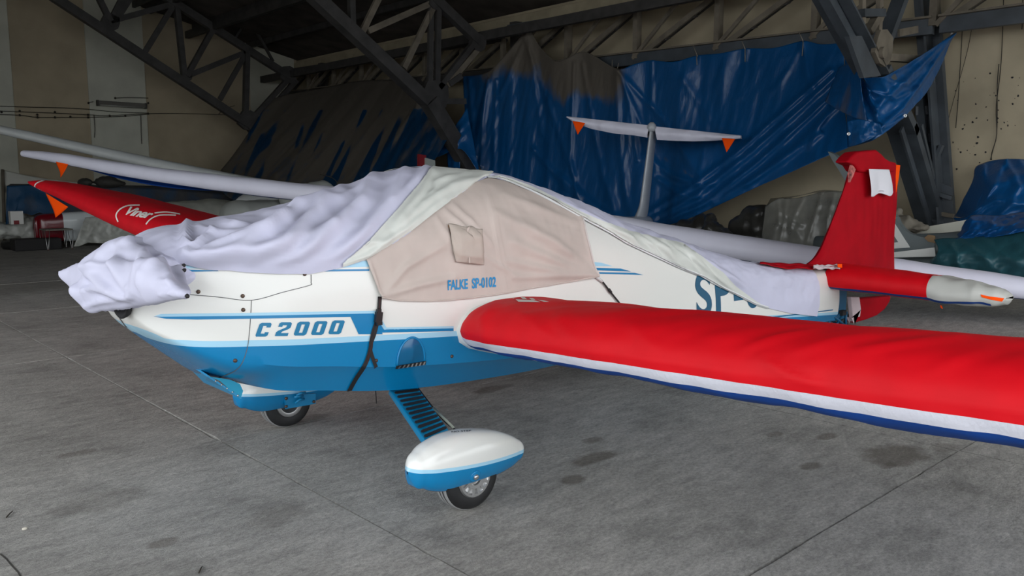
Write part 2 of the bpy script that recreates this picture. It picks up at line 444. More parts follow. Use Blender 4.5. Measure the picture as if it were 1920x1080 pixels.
# corrugated roof
def roofpt(i, j, n=1): return None
xs = [11.5, 6.5, 2, -2.5, -7]; V = []; F = []; NY = 560
for x in xs:
    z = roofz(x)
    for j in range(NY):
        y = -7.9 + 30 * j / (NY - 1); V.append(Vector((x, y, z + .02 * math.cos(math.pi * j))))
for i in range(len(xs) - 1):
    for j in range(NY - 1): a = i * NY + j; F.append((a, a + 1, a + 1 + NY, a + NY))
ceil = mesh('ceiling', V, F, M_ROOF, smooth=False, kind='structure', label='dark corrugated sheet roof on steel frames', thick=.02)
for x in (9.6, 7.9, 6.2, 4.5, 2.8, 1.1):
    z = roofz(x) - .14; mesh('purlin', *beamvf((x, -7.6, z), (x, 21.5, z), .08, .16), M_STEEL, ceil, smooth=False)
# wall above the doorway
V, F = boxvf((2.4, DOOR_Y, 8.1), (18.2, .25, 5.2)); mesh('wall_front', V, F, M_CREAM, smooth=False, kind='structure', label='wall above the open hangar doorway')

# ------------------------------------------------------------------ portal frames and eave girders
def pmember(par, y, a, b, w, h, m=M_STEEL, name='web_member'):
    p = at(*a, y=y); q = at(*b, y=y); mesh(name, *beamvf(p, q, h, w, (0, 1, 0)), m, par, smooth=False)
def extend(a, b, k): return (b[0] + (b[0] - a[0]) * k, b[1] + (b[1] - a[1]) * k)
def gusset(par, y, c, r, m=M_STEEL, th=.12):
    p = at(*c, y=y); n = 9
    mesh('gusset_plate', *plate([p + Vector((r * math.cos(6.28 * t / n) * (1.25 if t % 2 else 1), -th / 2, r * math.sin(6.28 * t / n))) for t in range(n)], th, (0, 1, 0)), m, par, smooth=False)
f1 = empty('portal_frame', at(470, 235, y=19.6), 'dark lattice roof frame nearest the striped end wall', kind='structure')
pmember(f1, 19.6, extend((470, 235), (110, 0), .6), (475, 240), .20, .22, name='chord')
pmember(f1, 19.6, extend((540, 140), (320, 0), .9), (545, 145), .18, .2, name='chord')
for a, b, w in (((207, 40), (327, 7), .12), ((327, 7), (272, 97), .07), ((330, 3), (345, 140), .17), ((350, 143), (400, 53), .15), ((350, 143), (463, 97), .12), ((463, 97), (412, 187), .06),
                ((463, 97), (460, 217), .17), ((468, 228), (545, 143), .14), ((482, 232), (556, 150), .10), ((207, 40), (182, -10), .14), ((207, 40), (237, -18), .12), ((215, 42), (247, -8), .08)):
    pmember(f1, 19.6, a, b, w, .14)
for c, r in (((207, 42), .22), ((350, 143), .14), ((466, 226), .30), ((540, 140), .26), ((463, 97), .12), ((400, 55), .12)): gusset(f1, 19.6, c, r)
p = at(468, 232, y=19.6); q = Vector((11.1, 19.6, .05))
mesh('frame_leg', *beamvf(p, q, .3, .24, (0, 1, 0)), M_STEEL, f1, smooth=False)
mesh('column', *beamvf((11.2, 19.6, 0), (11.15, 19.6, 5.2), .2, .2), M_STEEL, f1, smooth=False)

f2 = empty('portal_frame', at(790, 177, y=10.6), 'dark lattice roof frame between the dusty and the blue tarpaulin', kind='structure')
pmember(f2, 10.6, (500, -90), (800, 190), .26, .24, name='chord')
pmember(f2, 10.6, (700, -112), (897, 77), .17, .2, name='chord')
for a, b, w in (((808, 5), (806, 165), .07), ((822, 5), (819, 168), .09), ((815, 8), (757, 128), .07), ((676, 66), (712, -8), .08), ((690, 58), (815, 3), .07), ((660, 48), (658, -20), .12),
                ((893, 75), (822, 165), .12), ((905, 82), (838, 160), .07), ((832, 190), (872, 190), .10), ((840, 158), (862, 142), .16)):
    pmember(f2, 10.6, a, b, w, .12, M_STEELD if w in (.08, .07) and a[0] != 808 else M_STEEL)
for c, r in (((815, 180), .34), ((815, 5), .16), ((896, 80), .2)): gusset(f2, 10.6, c, r)
p = at(805, 190, y=10.6); mesh('frame_leg', *beamvf(p, (11.0, 10.6, .05), .34, .26, (0, 1, 0)), M_STEEL, f2, smooth=False)
mesh('column', *beamvf((11.2, 10.6, 0), (11.0, 10.6, 5.2), .2, .2), M_STEEL, f2, smooth=False)

f3 = empty('portal_frame', at(1743, 420, y=1.2), 'blue-grey steel frame leg standing by the cream wall beside the blue tarpaulin corner', kind='structure')
pmember(f3, 1.2, extend((1635, 138), (1560, 0), .5), (1638, 142), .13, .27, M_STEELB, 'chord')
for dy in (-.075, .075):
    p = at(1560, 0, y=1.2); q = at(1636, 140, y=1.2); o = Vector((0, dy, 0)); mesh('flange', *beamvf(p + o + (p - q) * .5, q + o, .03, .31, (0, 1, 0)), M_STEELB, f3, smooth=False)
pmember(f3, 1.2, (1690, 235), (1748, 425), .40, .12, M_STEELB, 'frame_leg')
pmember(f3, 1.2, (1640, 130), (1695, 250), .40, .12, M_STEELB, 'frame_leg')
for (a, b) in (((1690, 235), (1748, 425)),):
    for k in (-1, 1):
        p = at(*a, y=1.2) + Vector((.19 * k, -.08, .06 * k)); q = at(*b, y=1.2) + Vector((.19 * k, -.08, .06 * k)); mesh('flange', *beamvf(p, q, .03, .10, (1, 0, 0)), M_STEELB, f3, smooth=False)
cp = [(1736, -10), (1768, 425)]
p = at(1737, -10, x=11.1); q = at(1769, 425, x=11.1); mesh('column', *beamvf(p, q, .12, .34, (0, 1, 0)), M_STEELB, f3, smooth=False)
for k in (-1, 1): mesh('flange', *beamvf(p + Vector((.2 * k, -.05, 0)), q + Vector((.2 * k, -.05, 0)), .26, .035, (0, 1, 0)), M_STEELB, f3, smooth=False)
p = at(1722, 150, x=10.9); q = at(1738, 330, x=10.9); mesh('inner_channel', *beamvf(p, q, .1, .12, (0, 1, 0)), M_STEELB, f3, smooth=False)
p = at(1712, 235, y=1.2); q = at(1736, 335, y=1.2); mesh('inner_channel', *beamvf(p + Vector((0, -.1, 0)), q + Vector((0, -.1, 0)), .06, .06, (0, 1, 0)), M_STEELB, f3, smooth=False)
for v in (155, 207, 259, 312): mesh('batten', *beamvf(at(1716, v + 1, x=10.85), at(1752, v - 1, x=11.0), .05, .13), M_STEELB, f3, smooth=False)
mesh('brace', *beamvf(at(1742, 330, x=10.9), at(1766, 272, x=10.9), .05, .10, (1, 0, 0)), M_STEELB, f3, smooth=False)
mesh('brace', *beamvf(at(1740, 357, x=10.88), at(1786, 372, x=10.9), .06, .10, (1, 0, 0)), M_STEELB, f3, smooth=False); mesh('batten', *beamvf(at(1758, 400, x=10.9), at(1788, 405, x=10.9), .06, .06), M_STEELD, f3, smooth=False)
for a, b, w in (((1693, -15), (1648, 105), .19), ((1617, -10), (1617, 45), .05), ((1650, -10), (1647, 60), .06), ((1612, 25), (1652, 25), .14), ((1652, 20), (1628, 60), .1), ((1655, 107), (1725, 112), .10), ((1685, 62), (1720, 55), .03)):
    pmember(f3, 1.2, a, b, w, .10, M_STEELB if w > .1 else M_STEELD)
mesh('base_plate', *plate([at(u, v, x=10.95) for u, v in ((1726, 338), (1742, 332), (1786, 352), (1788, 420), (1740, 424))], .05, (1, 0, 0)), M_STEELB, f3, smooth=False)
gusset(f3, 1.0, (1655, 90), .24, M_STEELD, .06)
p = at(1655, 99, y=.95); mesh('pin', *lathevf([(.0, -.05), (.075, -.05), (.075, .03), (.0, .03)], p, (0, -1, 0), 16), M_STEELD, f3, smooth=False)
mesh('joint_plate', *plate([at(u, v, y=1.0) for u, v in ((1592, 68), (1616, 67), (1652, 142), (1620, 146))], .06, (0, 1, 0)), M_STEELB, f3, smooth=False)

def girder(label, x, P, Q, Ht, n, m, x2=None):
    """eave girder along the long wall: bottom chord P-Q, top chord Ht above"""
    P = Vector(P); Q = Vector(Q); g = empty('eave_girder', (P + Q) / 2, label, kind='structure'); h = Vector((.0, 0, Ht))
    mesh('chord', *beamvf(P, Q, .10, .24), m, g, smooth=False); mesh('flange', *beamvf(P + Vector((-.02, 0, .12)), Q + Vector((-.02, 0, .12)), .22, .03), M_STEELD, g, smooth=False)
    mesh('chord', *beamvf(P + h, Q + h, .12, .12), m, g, smooth=False)
    for i in range(n):
        a = P.lerp(Q, i / n); b = P.lerp(Q, (i + 1) / n)
        mesh('web_post', *beamvf(a, a + h, .15 if Ht > .95 else .10, .10, (0, 1, 0)), M_STEELD, g, smooth=False)
        mesh('web_member', *beamvf(b, a + h, .10, .05, (1, 0, 0)), M_STEELD, g, smooth=False)
        mesh('web_member', *beamvf(b + Vector((.12, 0, 0)), a + h + Vector((.12, 0, 0)), .06, .05, (1, 0, 0)), M_STEEL, g, smooth=False)
        c = a.lerp(b, .46) + h; mesh('web_member', *beamvf(b + Vector((-.05, (a - b).y * -.03, 0)), c, .07, .05, (1, 0, 0)), M_STEELD, g, smooth=False)
        for t in (.35, .68): mesh('batten', *beamvf(b.lerp(a + h, t) + Vector((0, 0, -.02)), b.lerp(a + h, t) + Vector((.12, 0, .02)), .12, .09), M_STEEL, g, smooth=False)
girder('lattice eave girder holding up the big blue tarpaulin', 10.7, (10.7, 1.2, 3.83), (10.7, 10.5, 4.02), 1.0, 5, M_STEELB)
girder('lattice eave girder above the dusty tarpaulin in the far corner', 10.7, (10.7, 10.7, 4.05), (10.7, 21.2, 4.3), .75, 7, M_STEEL)
girder('lattice eave girder running on toward the open door', 10.7, (10.7, -7.4, 3.83), (10.7, 1.1, 3.83), 1.0, 5, M_STEELB)
# longitudinal purlins of the lattice roof
for k, (c, y0) in enumerate((((400, 53), 19.5), ((325, 3), 19.5), ((545, 142), 19.5))):
    p = at(*c, y=19.6); mesh('purlin', *beamvf((p.x, -7.5, p.z + .05), (p.x, 21.5, p.z + .05), .12, .20), M_STEEL, ceil, smooth=False)
for a, b in (((473, 45), (512, 115)), ((455, 48), (440, 72)), ((365, 0), (475, 40))): pmember(f1, 20.2, a, b, .07, .07)

# wires and lamp on the end wall
M_WIRE = mat('old_black_cable', (.03, .026, .02, 1), .8)
def wire(name, pts, r, label=None, cat=None, par=None, **k):
    return mesh(name, *tubevf(smoothpts(pts, 4), r, 5), M_WIRE, par, label=label, cat=cat, **k)
wc = empty('wall_cable', at(0, 205, y=21.45), 'dark old cables strung along the striped end wall on small insulators', 'cable')
yw = YL - .06
for pl in ([(-30, 207), (50, 210), (100, 212), (165, 215), (200, 217), (280, 213), (350, 213), (450, 216)], [(-30, 214), (35, 216), (70, 220), (103, 220), (165, 220), (235, 218), (278, 214)], [(-30, 198), (60, 201), (140, 203), (220, 210), (278, 212)],
           [(165, 192), (175, 191)], [(215, 184), (240, 183), (278, 184)], [(176, 215), (178, 240), (177, 258)], [(264, 217), (265, 250), (266, 270)], [(410, 214), (420, 205), (440, 198)]):
    wire('wire', [at(u, v, y=yw) for u, v in pl], .009, par=wc)
for u, v in ((3, 210), (37, 208), (37, 216), (70, 215), (70, 220), (103, 210), (103, 220), (132, 219), (165, 215), (165, 220), (206, 217), (235, 217), (278, 213), (278, 193), (166, 193), (216, 184)):
    p = at(u, v, y=yw); mesh('insulator', *lathevf([(.02, -.03), (.03, 0), (.015, .03)], p, (0, 0, 1), 8), M_WIRE, wc)
a = at(183, 193, y=yw - .04); b = at(273, 199, y=yw - .04)
fl = mesh('strip_light', *beamvf(a, b, .10, .14), mat('grey_lamp_housing', (.12, .115, .10, 1), .6), smooth=False, label='unlit grey strip light high on the pale stripe of the end wall', cat='light'); bevel(fl, .02)
mesh('lamp_tube', *tubevf([a + Vector((.05, -.07, -.06)), b + Vector((-.05, -.07, -.06))], .02, 8), mat('dull_glass_tube', (.3, .3, .27, 1), .3), fl)
for r in (Vector((0, 0, 0)), b - a): mesh('end_cap', *boxvf(a + r, (.04, .12, .16)), M_STEEL, fl, smooth=False)
for k, (pl, lab) in enumerate((([(1882, -10), (1880, 60), (1876, 130), (1868, 200), (1869, 250), (1862, 280), (1857, 300)], 'loose cable hanging down the cream wall above the blue mound'),
                ([(1873, 120), (1870, 160), (1869, 250), (1860, 285), (1859, 300)], 'second cable twisted beside the loose one above the blue mound'),
                ([(1918, -10), (1917, 40), (1916, 55)], 'short cable end at the top edge of the cream wall'), ([(1832, -10), (1815, 90), (1790, 180), (1775, 235)], 'thin cord slanting down the cream wall to the steel frame'),
                ([(1806, 30), (1797, 180), (1792, 240)], 'straight plumb cord hanging beside the steel frame'))):
    wire('hanging_cable', [at(u, v, x=XR - .03) for u, v in pl], .006 if k != 3 else .004, label=lab, cat='cable')

# ------------------------------------------------------------------ motor glider: fuselage
GL = empty('motor_glider', (0, 0, 0), 'white and blue low-wing motor glider wrapped in fabric covers, standing on faired wheels', 'aircraft')
T = np.array([  # x, top z, side-top half width, side-top z, chine half width, chine z, belly half width, belly z
    (-1.30, 1.20, .08, 1.12, .08, 1.06, .05, 1.045), (-1.285, 1.22, .15, 1.13, .155, 1.01, .10, .985), (-1.25, 1.24, .22, 1.14, .225, .955, .14, .925),
    (-1.17, 1.27, .31, 1.155, .315, .895, .19, .845), (-1.07, 1.295, .385, 1.165, .395, .835, .22, .755), (-.97, 1.31, .435, 1.17, .45, .79, .25, .672), (-.80, 1.34, .49, 1.18, .51, .745, .36, .60),
    (-.5, 1.39, .53, 1.19, .545, .70, .42, .545), (-.2, 1.45, .56, 1.20, .565, .655, .44, .495), (.1, 1.54, .58, 1.17, .575, .625, .44, .465),
    (.45, 1.60, .58, 1.13, .575, .595, .43, .445), (.8, 1.585, .56, 1.08, .56, .565, .41, .43), (1.3, 1.48, .50, .99, .51, .525, .37, .42),
    (1.8, 1.32, .44, .91, .45, .49, .33, .40), (2.4, 1.15, .37, .82, .38, .45, .28, .36), (3.2, .965, .29, .72, .30, .38, .22, .30),
    (4.1, .79, .205, .62, .21, .32, .15, .24), (4.9, .715, .13, .55, .13, .27, .09, .19), (5.45, .70, .07, .53, .07, .23, .045, .17)])
def herm(xs, ys, x):
    m = np.gradient(ys, xs); i = int(np.clip(np.searchsorted(xs, x) - 1, 0, len(xs) - 2)); h = xs[i + 1] - xs[i]; t = (x - xs[i]) / h
    return (2*t**3-3*t*t+1)*ys[i] + (t**3-2*t*t+t)*h*m[i] + (-2*t**3+3*t*t)*ys[i+1] + (t**3-t*t)*h*m[i+1]
NA, NB, NC = 18, 10, 9
NR = NA + NB + NC
def ring(x):
    x = min(5.45, max(-1.30, x)); zt, ws, zs, wc, zc, wb, zb = [herm(T[:, 0], T[:, k], x) for k in range(1, 8)]
    P = []
    e = .86
    for i in range(NA): a = math.pi / 2 * i / NA; P.append((ws * math.sin(a) ** e, zs + (zt - zs) * math.cos(a) ** e))
    for i in range(NB): t = i / NB; P.append((ws + (wc - ws) * t + .012 * math.sin(math.pi * t), zs + (zc - zs) * t))
    b = min(1, max(0, (-.72 - x) / .28)); b = b * b * (3 - 2 * b)      # the cowling chin is round, the cabin has a hard chine
    for i in range(NC):
        t = i / NC; f = t * math.pi / 2
        P.append(((wc + (wb - wc) * t) * (1 - b) + wc * math.cos(f) ** .85 * b, (zc + (zb - zc) * t ** 1.15) * (1 - b) + (zc + (zb - zc) * math.sin(f)) * b))
    P.append((wb * .0, zb - .01)); return P
RC = {}
def surf(x, s):
    """fuselage skin: s 0 = spine, 1 = keel, positive on the near side (negative y)"""
    k = round(x, 3)
    if k not in RC: RC[k] = ring(k)
    P = RC[k]; f = min(NR - 1e-6, abs(s) * NR); i = int(f); t = f - i
    y = P[i][0] + (P[i + 1][0] - P[i][0]) * t; z = P[i][1] + (P[i + 1][1] - P[i][1]) * t
    return Vector((x, -y if s >= 0 else y, z))
def snorm(x, s):
    dx = surf(x + .02, s) - surf(x - .02, s); ds = surf(x, min(1, s + .02)) - surf(x, max(-1, s - .02))
    n = ds.cross(dx); n.normalize(); c = surf(x, s) - Vector((x, 0, herm(T[:, 0], T[:, 3], min(5.45, max(-1.30, x))) - .15))
    return n if n.dot(c) > 0 else -n
def s_of(x, z):
    P = ring(x)
    for i in range(NR):
        if P[i][1] >= z >= P[i + 1][1]: return (i + (P[i][1] - z) / max(1e-6, P[i][1] - P[i + 1][1])) / NR
    return 0 if z > P[0][1] else 1
fx = [-1.30 + 6.75 * i / 229 for i in range(230)]
V = []; F = []; RN = 2 * NR
for x in fx:
    P = ring(x)
    V += [Vector((x, -p[0], p[1])) for p in P[:-1]] + [Vector((x, 0, P[-1][1]))] + [Vector((x, p[0], p[1])) for p in P[-2:0:-1]]
for i in range(len(fx) - 1):
    for k in range(RN): F.append((i * RN + k, i * RN + (k + 1) % RN, (i + 1) * RN + (k + 1) % RN, (i + 1) * RN + k))
F += [tuple(range(RN))[::-1], tuple((len(fx) - 1) * RN + k for k in range(RN))]
FB = BVHTree.FromPolygons(V, F)
# lower edge of the light blue band, taken along the near flank
BL = []
for q in ((245, 618), (260, 626), (285, 637), (330, 647), (390, 651), (470, 649.5), (560, 647), (690, 640), (760, 636), (850, 630.5)):
    p, n = hit(*q, FB)
    if p is not None: BL.append((p.x, p.z))
BL = [(-1.5, BL[0][1] + .06)] + BL + [(5.5, BL[-1][1] - .1 * (5.5 - BL[-1][0]))]
bx, bz = zip(*sorted(BL))
M_SKIN = band_mat('fuselage_paint', 'band', [(0, BLUE), (0.0, LBLUE), (.027, WHITE)], .26, .2)
FUS = mesh('fuselage', V, F, M_SKIN, GL, sharp=30, attrs={'band': [v.z - float(np.interp(v.x, bx, bz)) for v in V]})

def mark(name, polys, m, off=.0025, cell=7, B=FB, par=None): return lay(name, fill2d(polys, cell), pxray, B, m, par or FUS, off)
# painted stripes along the near flank
for m, pl in ((M_LBLUE, [(291, 592), (303, 588.5), (470, 586.5), (702, 582.5), (706, 582.5), (724, 614), (850, 611.5), (850, 615.5), (720, 618), (700, 587.5), (470, 592), (303, 593.6)]),
              (M_BLUE, [(288, 593), (303, 593.6), (470, 592), (663, 588.2), (700, 587.5), (719, 617.5), (850, 615.5), (850, 620.5), (716, 623.5), (717, 626.6), (672, 626.6), (657, 594), (470, 597.5), (370, 599), (312, 597.5)])):
    mark('stripe', [pl], m)
for m, pl in ((M_LBLUE, [(343, 498), (400, 500), (400, 503.5), (344, 503.5)]), (M_BLUE, [(343, 505.5), (408, 507), (410, 508.4), (343, 509.5)]), (M_LBLUE, [(610, 499), (692, 488), (692, 500), (606, 503)]), (M_BLUE, [(608, 505.5), (692, 504.5), (692, 508), (606, 509)]),
              (M_LBLUE, [(1100, 490), (1127, 492.6), (1148, 499), (1104, 499)]), (M_BLUE, [(1104, 501.5), (1163, 503.5), (1183, 509), (1106, 506.5)]), (M_BLUE, [(1106, 510), (1190, 511.5), (1206, 515.5), (1108, 513)])):
    mark('stripe', [pl], m)
# the type number
def slant(x, y, w, h, pts): return [(x + w * a + (1 - b) * 0 + 9 * b - 0, y - h * b) for a, b in pts]
def glyph(x, y, outer, holes=(), w=24, h=27):
    return [slant(x, y, w, h, p) for p in (outer, *holes)]
Cg = [(.08, 0), (.78, 0), (.9, .08), (.92, .32), (.62, .32), (.62, .22), (.34, .22), (.34, .78), (.60, .78), (.60, .66), (.92, .66), (.92, .90), (.80, 1), (.16, 1), (.02, .9), (0, .1)]
Tg = [(0, 0), (.95, 0), (.95, .22), (.38, .22), (.42, .32), (.84, .50), (.96, .62), (.96, .9), (.84, 1), (.14, 1), (.02, .9), (.02, .66), (.32, .66), (.32, .78), (.64, .78), (.64, .64), (.10, .38), (0, .28)]
Zg = [(.12, 0), (.80, 0), (.94, .1), (.94, .9), (.82, 1), (.14, 1), (.0, .9), (0, .1)]; Zh = [(.34, .2), (.34, .8), (.60, .8), (.60, .2)]
for x, y, o, h in ((478, 631, Cg, ()), (515, 630, Tg, ()), (549.5, 629, Zg, (Zh,)), (582, 628, Zg, (Zh,)), (614.5, 626.5, Zg, (Zh,))):
    mark('lettering', glyph(x, y, o, h, 25, 26), M_DBLUE if False else mat('type_number_paint', (.006, .18, .36, 1), .35), .003, 5)
# registration on the rear flank
def reg(body, x0, z0, wx, hz, m, shear=0):
    V, F = text2d(body, .06, shear, .022, 1.12); lo = min(v.x for v in V); hi = max(v.x for v in V); tp = max(v.y for v in V)
    return lay('lettering', (V, F), lambda a, b: (Vector((x0 + wx * (a - lo) / (hi - lo), -2, z0 + hz * b / tp - .035 * wx * (a - lo) / (hi - lo))), Vector((0, 1, 0))), FB, m, FUS, .0025)
reg('SP-0102', 2.60, .568, 1.98, .32, mat('registration_paint', (.012, .10, .19, 1), .4))
# thin blue line and deep blue keel band at the tail
def zband(name, x0, x1, za, zb, m):
    P = [(x0, za[0]), (x1, za[1]), (x1, zb[1]), (x0, zb[0])]
    lay(name, fill2d([[(a * 100, b * 100) for a, b in P]], 6), lambda a, b: (Vector((a / 100, -2, b / 100)), Vector((0, 1, 0))), FB, m, FUS, .002)
zband('stripe', 1.2, 5.3, (.60, .305), (.585, .295), M_DBLUE)
# panel seams as thin dark lines, and screws
M_SEAM = mat('dark_seam_line', (.12, .12, .12, 1), .8)
for pl in ([(471.5, 563), (470, 590), (467.5, 625), (463, 655), (453, 682), (437, 697), (410, 708)], [(352, 552), (410, 557), (471.5, 563), (530, 548), (580, 535), (583, 530), (583, 515)], [(214, 570), (222, 592), (240, 618)]):
    mark('panel_seam', [stroke(smoothpts([(a, b, 0) for a, b in pl], 4), 1.3)], M_SEAM, .002, 9)
for u, v in ((372, 547), (455, 555), (456, 581), (441, 676), (571, 514), (408, 711), (705, 676), (847, 668), (343, 508)):
    p, n = hit(u, v, FB)
    if p is not None: mesh('screw', *lathevf([(.009, -.002), (.009, .004), (.005, .007)], p, n, 10), M_SCREW, FUS)
# nose inlet, spinner, cowl flap
p, n = hit(236, 570, FB)
mesh('air_inlet', *lathevf([(.075, -.01), (.082, .012), (.066, .014), (.05, -.004), (.0, -.01)], p + Vector((-.015, .0, .02)), (n + Vector((-.7, 0, 0))).normalized(), 20), M_DARK, FUS)
mesh('spinner', *lathevf([(.09, 0), (.09, .01), (.07, .04), (.04, .055), (.0, .06)], (-1.30, 0, 1.12), (-1, 0, 0), 24), M_BLUE, GL)
a = [at(u, v, y=-.30) for u, v in ((392, 706), (412, 714), (451, 748), (456, 733), (450, 720), (432, 712))]
mesh('cowl_flap', *plate(a, .006, (0, 1, 0)), mat('teal_flap_paint', (.01, .26, .42, 1), .4), GL, smooth=False)
b0 = at(388, 706, y=-.30); b1 = at(452, 748, y=-.30)
fl = mesh('cowl_flap', *plate([b0, b1, b1 + Vector((0, .42, 0)), b0 + Vector((.05, .42, 0))], .008, (b1 - b0).cross(Vector((0, 1, 0)))), mat('flap_paint', (.02, .24, .46, 1), .4), GL, smooth=False)
for t in (.25, .42, .58, .74, .9): mesh('rivet', *lathevf([(.005, 0), (.003, .004)], b0.lerp(b1, t) + Vector((0, -.001, .006)), (0, -1, 0), 8), M_ALU, fl)
# kick-in step: half-round scoop, inner shade put into darker blue, with striped tread
c, cn = hit(770, 681, FB); r1, _ = hit(795, 681, FB); rx = (r1 - c).length
V, F = gridmesh(28, 9, lambda u, v: c + Vector((rx * math.cos(math.pi * u) * math.cos(v * 1.57) , .0, .13 * math.sin(math.pi * u) * math.cos(v * 1.57))) + Vector((0, -.004 + .055 * math.sin(v * 1.57) ** .8 , 0)))
def sit(p, off):
    r = FB.ray_cast(Vector((p.x, -2, p.z)), Vector((0, 1, 0))); return Vector((p.x, (r[0].y if r[0] else p.y) - off, p.z))
rim = [sit(c + Vector((rx * 1.0 * math.cos(t * math.pi / 24), 0, .13 * math.sin(t * math.pi / 24))), .003) for t in range(25)]
st = mesh('kick_step', *tubevf(rim, .006, 6), M_BLUE, GL)
bowl = lambda u, v: sit(c + Vector((rx * math.cos(math.pi * u) * v, 0, .13 * math.sin(math.pi * u) * v)), .004 + .05 * (v * 0 + (1 - abs(2 * u - 1)) * (1 - v) * v * 4 * .35))
mesh('scoop', *gridmesh(24, 8, bowl), mat('recess_shade_blue', (.004, .11, .25, 1), .2), st)
tr = [sit(c + Vector((rx * k * 1.0, 0, z)), .012) for k, z in ((-1.05, .0), (1.05, .0), (1.0, -.018), (-1.0, -.018))]
mesh('tread', *plate(tr, .03, (0, 1, 0)), M_BLACK, st, smooth=False)
for k in range(7):
    t0 = -.95 + k * .29; q = [sit(c + Vector((rx * a, 0, z)), .0135) for a, z in ((t0, -.017), (t0 + .11, -.017), (t0 + .2, -.001), (t0 + .09, -.001))]
    mesh('tread_stripe', *plate(q, .001, (0, 1, 0)), M_ALU, st, smooth=False)
# aerial rod under the belly
p = at(704, 738, y=-.2); mesh('aerial', *tubevf([p + Vector((0, 0, .03)), p + Vector((.005, 0, -.055))], .0025, 6), M_DARK, GL)

# ------------------------------------------------------------------ undercarriage (built on the near side, mirrored for the far side)
def pantz(x):  # upper line, side seam (paint line), lower line of the wheel fairing
    xs = [-.372, -.360, -.31, -.22, -.10, .05, .18, .27, .325, .34]
    zt = [.258, .292, .340, .374, .386, .368, .330, .284, .242, .222]; zb = [.246, .208, .172, .140, .134, .134, .138, .155, .180, .200]; hw = [.006, .034, .074, .098, .108, .100, .076, .05, .026, .010]
    return [herm(np.array(xs), np.array(k), x) for k in (zt, zb, hw)]
PXS = np.array([-.372 + .712 * (.5 - .5 * math.cos(math.pi * i / 59)) for i in range(60)])
M_PANT = band_mat('fairing_paint', 'band', [(0, BLUE), (0.0, LBLUE), (.017, WHITE)], .22, .3)
def make_pant(sgn):
    V = []; F = []; B = []; n = 44; yc = -.905
    for x in PXS:
        zt, zb, hw = pantz(float(x)); zm = zb + (zt - zb) * .42; cut = zb + (.03 if -.19 < x < .10 else 0) if False else zb
        for k in range(n):
            a = -math.pi + math.tau * k / (n - 1)
            cs = math.cos(a); z = zm + (zt - zm) * abs(cs) ** .9 if cs > 0 else zm - (zm - zb) * min(1, abs(cs) * 1.25) ** .8
            y = hw * math.copysign(abs(math.sin(a)) ** .62, math.sin(a)) * (1 if cs > 0 else 1 - .30 * cs * cs)
            V.append(Vector((x, sgn * (yc + y), z))); B.append(z - (.226 - .088 * x))
    for i in range(len(PXS) - 1):
        for k in range(n - 1):
            xm = (PXS[i] + PXS[i + 1]) / 2; zmid = V[i * n + k].z
            q = (i * n + k, i * n + k + 1, (i + 1) * n + k + 1, (i + 1) * n + k)
            if -.20 < xm < .10 and zmid < pantz(float(xm))[1] + .012: continue
            F.append(q if sgn > 0 else q[::-1])
    F += [tuple(range(n - 1)), tuple((len(PXS) - 1) * n + k for k in range(n - 1))]
    return mesh('wheel_fairing', V, F, M_PANT, GL, attrs={'band': B})
def make_wheel(sgn):
    c = Vector((-.03, sgn * -.905, .16)); ax = Vector((0, -1 if sgn > 0 else 1, 0))
    w = mesh('wheel', *lathevf([(.075, -.052), (.10, -.06), (.135, -.062), (.152, -.05), (.158, -.03), (.160, -.028), (.157, -.024), (.160, -.02), (.161, -.006), (.157, -.003), (.157, .003), (.161, .006), (.160, .02), (.157, .024), (.160, .028), (.158, .03), (.152, .05), (.135, .062), (.10, .06), (.075, .052)], c, ax, 56), M_TIRE, GL, sharp=50)
    for h in (-.026, 0, .026): mesh('tread_band', *lathevf([(.1585, h - .010), (.1617, h - .007), (.1617, h + .007), (.1585, h + .010)], c, ax, 56), M_TREAD, w)
    hub = mesh('hub', *lathevf([(.0, .058), (.03, .060), (.034, .070), (.05, .071), (.055, .060), (.073, .058), (.080, .070), (.090, .070), (.096, .060)], c, ax, 40), M_ALU, w, sharp=30)
    mesh('hub', *lathevf([(.0, -.055), (.06, -.058), (.085, -.068), (.094, -.060)], c, ax, 40), M_ALU, w)
    for k in range(14):
        a = k * math.tau / 14; d = Vector((math.cos(a), 0, math.sin(a))); mesh('hub_rib', *beamvf(c + ax * .064 + d * .045, c + ax * .066 + d * .080, .012, .012, ax), M_ALU, w, smooth=False)
    return w
